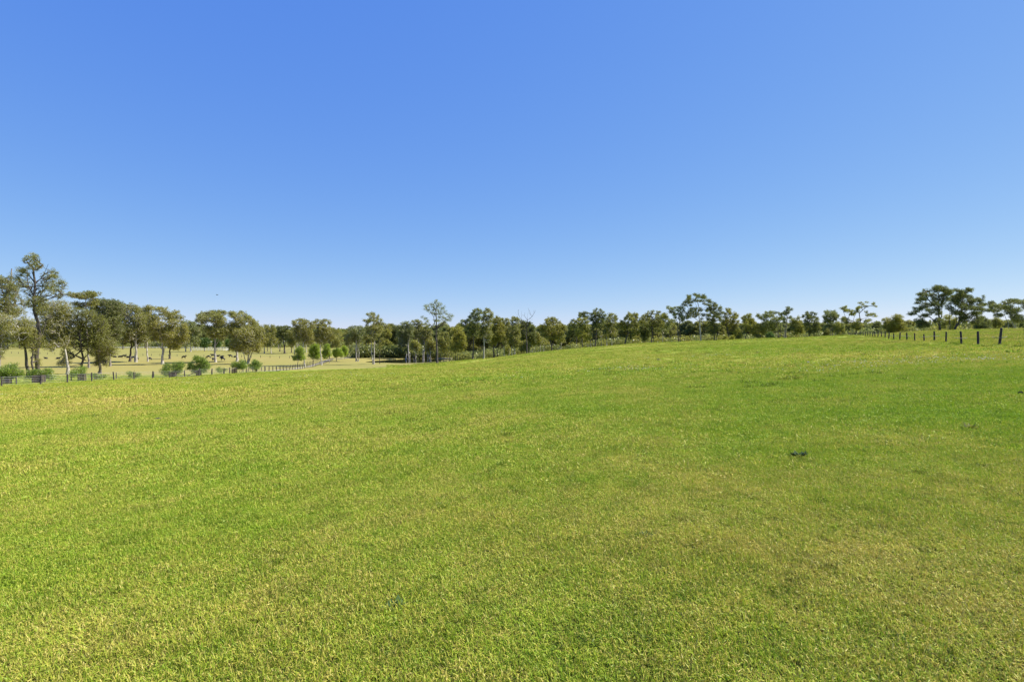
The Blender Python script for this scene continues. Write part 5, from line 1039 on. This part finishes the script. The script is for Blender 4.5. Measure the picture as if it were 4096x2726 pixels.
# ------------------------------------------------------------------ cattle
def skin(name, pts, edges, radii, mat):
    me = bpy.data.meshes.new(name); me.from_pydata(pts, edges, []); o = bpy.data.objects.new(name, me); COL.objects.link(o)
    md = o.modifiers.new('s', 'SKIN'); sv_ = me.skin_vertices[0].data
    for i, r_ in enumerate(radii): sv_[i].radius = (r_, r_) if not isinstance(r_, tuple) else r_
    sv_[0].use_root = True
    ss = o.modifiers.new('d', 'SUBSURF'); ss.levels = 1; ss.render_levels = 1
    dg = bpy.context.evaluated_depsgraph_get(); m2 = bpy.data.meshes.new_from_object(o.evaluated_get(dg)); m2.name = name
    bpy.data.objects.remove(o); m2.materials.clear(); m2.materials.append(mat)
    for p in m2.polygons: p.use_smooth = True
    return m2
def cow_mesh(pose):
    if pose == 'lying':
        dz = -.52; P = [(-.1,0,1.0+dz), (-.75,0,1.02+dz), (.55,0,1.05+dz), (.9,0,1.28+dz), (1.12,0,1.45+dz), (1.45,0,1.22+dz)]
    elif pose == 'grazing':
        P = [(-.1,0,1.0), (-.75,0,1.06), (.55,0,1.02), (.92,0,.82), (1.12,0,.48), (1.30,0,.14)]
    else:
        P = [(-.1,0,1.0), (-.75,0,1.06), (.55,0,1.06), (.90,0,1.22), (1.14,0,1.36), (1.46,0,1.15)]
    Rr = [(.36,.42), (.31,.34), (.33,.40), (.17,.24), (.15,.17), (.09,.09)]; E = [(0,1), (0,2), (2,3), (3,4), (4,5)]
    for s in (-1, 1):
        n = len(P)
        if pose == 'lying':
            P += [(.55,.22*s,.34), (.80,.30*s,.16), (.55,.34*s,.09)]; Rr += [.15, .09, .07]; E += [(2,n), (n,n+1), (n+1,n+2)]
            n = len(P); P += [(-.6,.28*s,.32), (-.3,.42*s,.2), (-.6,.46*s,.09)]; Rr += [.2, .12, .08]; E += [(1,n), (n,n+1), (n+1,n+2)]
        else:
            P += [(.56,.19*s,.72), (.57,.20*s,.42), (.55,.20*s,.12), (.59,.20*s,.02)]; Rr += [.15, .075, .055, .07]; E += [(2,n), (n,n+1), (n+1,n+2), (n+2,n+3)]
            n = len(P); P += [(-.74,.20*s,.74), (-.86,.21*s,.46), (-.80,.21*s,.12), (-.76,.21*s,.02)]; Rr += [.19, .085, .06, .07]; E += [(1,n), (n,n+1), (n+1,n+2), (n+2,n+3)]
    return skin('cow_body', P, E, Rr, M_COW)
def make_cow(pose, loc, rz, label):
    r = empty('cow', loc, label, 'cow', 'black cattle in the valley', rz)
    link('body', cow_mesh(pose), r)
    hx, hz = {'lying': (1.1, .97), 'grazing': (1.1, .56), 'standing': (1.1, 1.42)}[pose]
    for s in (-1, 1):
        m = MB(); m.tube([(hx-.02, .1*s, hz), (hx-.06, .22*s, hz+.02), (hx-.08, .32*s, hz-.03)], [.03, .06, .015], 5); m.build('ear', M_COW, r, True)
    tz = 1.2 if pose != 'lying' else .7
    m = MB(); m.tube([(-1.0, 0, tz), (-1.12, 0, tz-.1), (-1.14, .02, max(tz-.7, .1)), (-1.12, .02, max(tz-.9, .05))], [.035, .03, .025, .05], 5); m.build('tail', M_COW, r, True)
    return r
COWS = [ # px, D, heading deg, pose, label
 (128, 300, 90, 'standing', 'black cow seen end on between the stems of the leftmost gum group'),
 (183, 298, 175, 'lying', 'black cow lying in the shade behind the tallest gum'),
 (231, 296, 10, 'lying', 'black cow resting against a trunk base left of the straight pale trunk'),
 (459, 316, 180, 'lying', 'leftmost black cow of the resting line under the white trunked gum'),
 (478, 318, 5, 'lying', 'black cow second in the resting line under the white trunked gum'),
 (495, 315, 0, 'standing', 'black cow third in the resting line, broadside beside the dark leaning trunk'),
 (513, 313, 185, 'lying', 'black cow behind the dark leaning trunk'),
 (531, 313, 0, 'lying', 'black cow just right of the dark leaning trunk'),
 (524, 292, 95, 'standing', 'small black cow seen from behind, in front of the white trunked gum'),
 (544, 290, 190, 'standing', 'black cow broadside in front of the white trunked gum, beside the end on one'),
 (598, 286, 180, 'grazing', 'largest black cow, grazing alone in the shadow left of the forked white gum'),
 (735, 304, 0, 'standing', 'black cow walking right in the open between the two white trunked gums'),
 (833, 306, 185, 'grazing', 'black cow grazing left of the lone dome crowned gum'),
 (870, 330, 10, 'lying', 'black cow behind the trunk of the lone dome crowned gum'),
 (886, 322, 0, 'lying', 'black cow lying flat just right of the lone dome crowned gum'),
 (921, 322, 175, 'standing', 'black cow standing in shade left of the high knobbed gum'),
 (940, 318, 5, 'lying', 'black cow lying at the foot of the high knobbed gum'),
 (854, 276, 265, 'standing', 'black cow facing the camera below the lone dome crowned gum'),
 (890, 284, 180, 'standing', 'black cow with its head up left, below and right of the lone dome gum'),
 (1174, 318, 175, 'lying', 'solitary black cow lying in the green paddock left of the lime green trees'),
 (851, 330, 180, 'standing', 'black cow in deep shade just left of the lone dome gum trunk')]
cow0 = {}
for px, D, a, pose, lab in COWS:
    x = gp(px, D); loc = (x, D, gz(x, D))
    if pose not in cow0: cow0[pose] = make_cow(pose, loc, R(a), lab)
    else: copy_tree(cow0[pose], loc, R(a), (1.14, 1.14, 1.14), lab)

# ------------------------------------------------------------------ far buildings
def house(px, D, L, W, h, rh, mr, label, wins, rz=0.05, name='farm_house'):
    x = gp(px, D); z = gz(x, D); r = empty(name, (x, D, z), label, 'house', None, rz)
    m = MB(); m.box((0, 0, h/2-.4), (L, W, h+.8)); m.build('wall', M_WHITE, r)
    m = MB(); o = .7
    V = [(-L/2-o, -W/2-o, h), (L/2+o, -W/2-o, h), (L/2+o, W/2+o, h), (-L/2-o, W/2+o, h), (-L/2+W*.3, 0, h+rh), (L/2-W*.3, 0, h+rh)]
    V += [(a, b, c-.18) for a, b, c in V[:4]]
    m.add(V, [[0,1,5,4], [2,3,4,5], [0,6,7,1], [1,7,8,2], [2,8,9,3], [3,9,6,0]]); m.add([V[i] for i in (1,2,5,3,0,4)], [[0,1,2],[3,4,5]]); m.build('roof', mr, r)
    for i in range(wins):
        wx = -L/2 + L*(i+.5)/wins
        if i == wins//2:
            m = MB(); m.box((wx, -W/2-.03, 1.05), (1.0, .06, 2.1)); m.build('door', M_GUARD, r); continue
        m = MB(); m.box((wx, -W/2-.03, 1.6), (1.5, .05, 1.2)); f = m.build('window', M_GLASS, r)
        m = MB(); m.box((wx, -W/2-.07, .95), (1.7, .08, .1)); m.build('sill', M_WHITE, f)
house(1130, 880, 30, 9, 3.2, 2.0, M_ROOF_PALE, 'long low white building with a pale roof beyond the green paddock', 9)
house(1306, 860, 14, 8, 3.0, 1.8, M_ROOF_PALE, 'small white building behind the lime green trees', 4, -.1)
house(1380, 830, 13, 9, 3.0, 2.6, M_ROOF_BROWN, 'house with a brown tiled roof behind the fan shaped gum', 4, .15)
house(846, 800, 9, 6, 3.2, 1.2, M_ROOF_PALE, 'white shed behind the lone dome crowned gum', 3, .1, 'farm_shed')
house(690, 820, 12, 7, 3.0, 2.2, M_ROOF_BROWN, 'brown roofed house far across the valley behind the forked white gum', 4, 0)

# ------------------------------------------------------------------ rough grass beyond the right fence
M_ROUGH = mat_blade('rough_grass_blades', 1.45, 1.02, -.02)
M_CLOVER = simple('clover_flower', (.66,.64,.56), (.80,.78,.72), 5, .8)
M_YFLOW = simple('yellow_wildflower', (.62,.42,.03), (.72,.52,.05), 5, .7)
lib_rough = library('rough_turf', [tuft_mesh(90+i, 70, .28, .12, .34, .016, .45, M_ROUGH, .15) for i in range(5)])
g = np.random.default_rng(12)
n = 60000; Y = g.uniform(20, 150, n)**1.0; X = g.uniform(.5, 1.3, n)*Y
fx = np.interp(Y, RP[:, 1], RP[:, 0]); k = (X > fx + .25) & (g.uniform(0, 1, n) < np.clip(.25 + .5*np.sin(X*.45+np.sin(Y*.3))*np.sin(Y*.37)+.35, .12, 1))
X, Y = X[k], Y[k]
put_turf('rough_grass', X, Y, g, lib_rough, 5, .7, 1.35, 'taller yellowish grass beyond the right fence', (.5, 1.1))
# ragged longer fringe where the paddock runs out at the crest
n = 26000; Y = g.uniform(125, 225, n); X = g.uniform(-.22, .64, n)*Y
k = (g.uniform(0, 1, n) < np.clip((Y-120)/90, .15, 1)*np.clip(.4+.6*np.sin(X*.21+np.sin(Y*.13)), .15, 1))
put_turf('rough_grass', X[k], Y[k], g, lib_rough, 5, .6, 1.5, 'ragged longer grass along the crest of the paddock', (.5, 1.2))
# growth round the posts
P = np.repeat(RP[:26], 7, 0) + g.normal(0, .28, (26*7, 2))
put_turf('rough_grass', P[:, 0], P[:, 1], g, lib_rough, 5, .35, .8, 'longer grass round the feet of the fence posts', (.6, 1.2))
def flower_mesh(name, r, mat, n=7, spread=.35, h=(.04, .1)):
    g2 = np.random.default_rng(3); m = MB()
    for _ in range(n):
        x, y, z = g2.normal(0, spread*.5), g2.normal(0, spread*.5), g2.uniform(*h)
        m.add([(x+r,y,z),(x,y+r,z),(x-r,y,z),(x,y-r,z),(x,y,z+r*.8),(x,y,z-r*.6)], [[0,1,4],[1,2,4],[2,3,4],[3,0,4],[1,0,5],[2,1,5],[3,2,5],[0,3,5]])
    return m.mesh(name, mat)
lib_clover = library('clover', [flower_mesh('clover', .013, M_CLOVER, 9, .5, (.03, .07))])
lib_yf = library('wildflower', [flower_mesh('wildflower', .022, M_YFLOW, 8, .5, (.15, .32))])
C_ = np.array([(gp(1300,60),60), (gp(1150,75),75), (gp(700,70),70), (gp(300,62),62), (gp(3700,24),24), (gp(3850,26),26), (gp(3600,27),27), (gp(1500,52),52), (gp(2900,45),45), (gp(2450,32),32), (gp(800,50),50), (gp(60,45),45)])
P = C_[g.integers(0, len(C_), 230)] + g.normal(0, 1, (230, 2))*np.array([3.0, 1.6])
s = g.uniform(.8, 1.5, len(P))
scatter('clover_flowers', np.column_stack([P, ground(P[:,0], P[:,1])]), np.stack([0*s,0*s,g.uniform(0,6.28,len(s))],1), np.stack([s,s,s],1), np.zeros(len(s)), lib_clover, 'tiny white clover flowers in loose drifts', 'flowers')
n = 2600; Y = g.uniform(38, 130, n); X = g.uniform(.52, 1.15, n)*Y; k = X > np.interp(Y, RP[:,1], RP[:,0])+1
X, Y = X[k], Y[k]; s = g.uniform(.8, 1.5, len(X))
scatter('yellow_wildflowers', np.column_stack([X, Y, ground(X, Y)]), np.stack([0*s,0*s,g.uniform(0,6.28,len(s))],1), np.stack([s,s,s],1), np.zeros(len(s)), lib_yf, 'yellow wildflowers in the rough grass beyond the fence', 'flowers')

# ------------------------------------------------------------------ small things lying in the paddock
def hit(px, py):
    u = (px-HX)/FPX; v = (py-HY)/FPX
    for Y in np.geomspace(2.5, 400, 900):
        if gz(u*Y, Y) - EYE >= -v*Y: return u*Y, Y
    return u*100, 100
def lump(name, label, cat, px, py, w, hgt, mat, seed, group=None):
    x, y = hit(px, py); z = gz(x, y); g2 = np.random.default_rng(seed); V = []; nr, nc = 6, 12
    for i in range(nr+1):
        t = i/nr*math.pi/2
        for j in range(nc):
            a = j*2*math.pi/nc; k_ = 1 + .22*math.sin(2*a+seed) + .12*math.sin(5*a) + g2.normal(0, .07)
            V.append((w/2*math.cos(t)*math.cos(a)*k_, w/2*math.cos(t)*math.sin(a)*k_*.8, hgt*math.sin(t)*(1+g2.normal(0,.08)) - .01))
    F = [[i*nc+j, i*nc+(j+1) % nc, (i+1)*nc+(j+1) % nc, (i+1)*nc+j] for i in range(nr) for j in range(nc)]
    o = link(name, mesh_from(name, V, np.array(F), mat, seed % 2 == 0), None, (x, y, z)); return tag(o, label, cat, group)
lump('stone', 'small pale stone lying alone in the grass at mid right', 'stone', 3233, 1450, .15, .08, M_STONE, 1)
lump('stone', 'dark lump at the right edge of the paddock, half hidden in grass', 'stone', 4086, 1580, .12, .09, M_DUNG, 3)
for i, (px, py, w, lab) in enumerate(((3032, 1410, .35, 'dark cow pat near the crest, right of the tall umbrella gum'), (2983, 1415, .28, 'tiny dark cow pat beside the larger one near the crest'),
    (2635, 1440, .45, 'dark cow pat between the crest and the middle of the paddock'), (1865, 1533, .40, 'dark flat cow pat in the middle distance, left of centre'),
    (1470, 1481, .35, 'pale brown dry cow pat in front of the pond'), (2070, 1494, .45, 'dark cow pat in front of the dead tree'), (630, 1678, .30, 'brown cow pat in the dry grass at left'),
    (1040, 1645, .16, 'small dark cow pat left of centre in the mid field'), (3990, 1500, .22, 'thin dark cow pat below the nearest fence posts'), (3985, 1540, .16, 'small dark cow pat nearer than the one below the fence'))):
    lump('cow_pat', lab, 'cow pat', px, py, w, w*.22, M_DUNG, 10+i, 'cow pats in the paddock')
M_WEED = LEAF['deep']
def weed(px, py, w, h, n, label, leaf='deep', seed=1, dung=False, up=.4):
    x, y = hit(px, py); z = gz(x, y); g2 = np.random.default_rng(seed); r = empty('weed', (x, y, z), label, 'weed')
    V = []; F = []; rn = []
    for i in range(n):
        a = g2.uniform(0, 6.28); L = w/2*g2.uniform(.5, 1.1); e = g2.uniform(.05, up); b = L*.22
        d = np.array([math.cos(a)*math.cos(e), math.sin(a)*math.cos(e), math.sin(e)]); s_ = np.array([-math.sin(a), math.cos(a), 0])
        q = len(V); o = np.array([g2.normal(0, w*.10), g2.normal(0, w*.10), .01])
        V += [o, o + d*L*.45 + s_*b, o + d*L*.95 + [0, 0, h*.1], o + d*L*.45 - s_*b]; F.append([q, q+1, q+2, q+3]); rn += [g2.uniform()]*4
    link('leaf_rosette', mesh_from('leaf_rosette', V, np.array(F), M_WEEDLEAF if leaf == 'deep' else LEAF[leaf], False, {'rnd': rn}), r)
    m = MB(); m.tube([(0,0,-.01), (0,0,h*.5), (.01,0,h)], [.006,.005,.003], 5); m.build('stem', LEAF[leaf], r)
    return r
weed(3200, 1832, .23, .07, 70, 'dark green weed clump standing out at lower right', 'deep', 1, up=.8)
weed(1580, 2440, .16, .05, 26, 'dark low rosette weed in the lower middle of the grass', 'deep', 2)
weed(2590, 2150, .15, .05, 24, 'dark low rosette weed right of centre in the foreground', 'deep', 3)
weed(1765, 2025, .13, .04, 22, 'small dark tuft of broad leaves above centre in the foreground', 'deep', 4)
weed(3880, 1720, .25, .10, 26, 'yellowish tussock in the greener grass at right, above the dark weed', 'yellow', 6, up=1.0)
weed(4040, 1412, .5, .14, 40, 'coarse green tussock in front of the nearest fence post', 'young', 8, up=1.2)
weed(705, 1516, .45, .45, 30, 'upright dark thistle on the paddock edge in front of the lane fence', 'deep', 9, up=1.4)
# a bird far overhead
bm_ = MB(); bm_.tube([(-.22,0,0),(-.08,0,.01),(.1,0,.01),(.2,0,0)], [.02,.06,.05,.012], 6)
br = empty('bird', (gp(870, 140), 140, EYE+(HY-1179)/FPX*140), 'tiny dark bird gliding above the valley', 'bird'); br.scale = (1.3,)*3
bm_.build('body', M_POST, br, True)
for s_ in (-1, 1):
    m = MB(); m.add([(.06,0,.02),(-.08,0,.02),(-.10,.32*s_,.07),(.03,.30*s_,.08),(-.09,.55*s_,.04)], [[0,1,2,3]]); m.add([(.03,.30*s_,.08),(-.10,.32*s_,.07),(-.09,.55*s_,.04)], [[0,1,2]]); m.build('wing', M_POST, br)
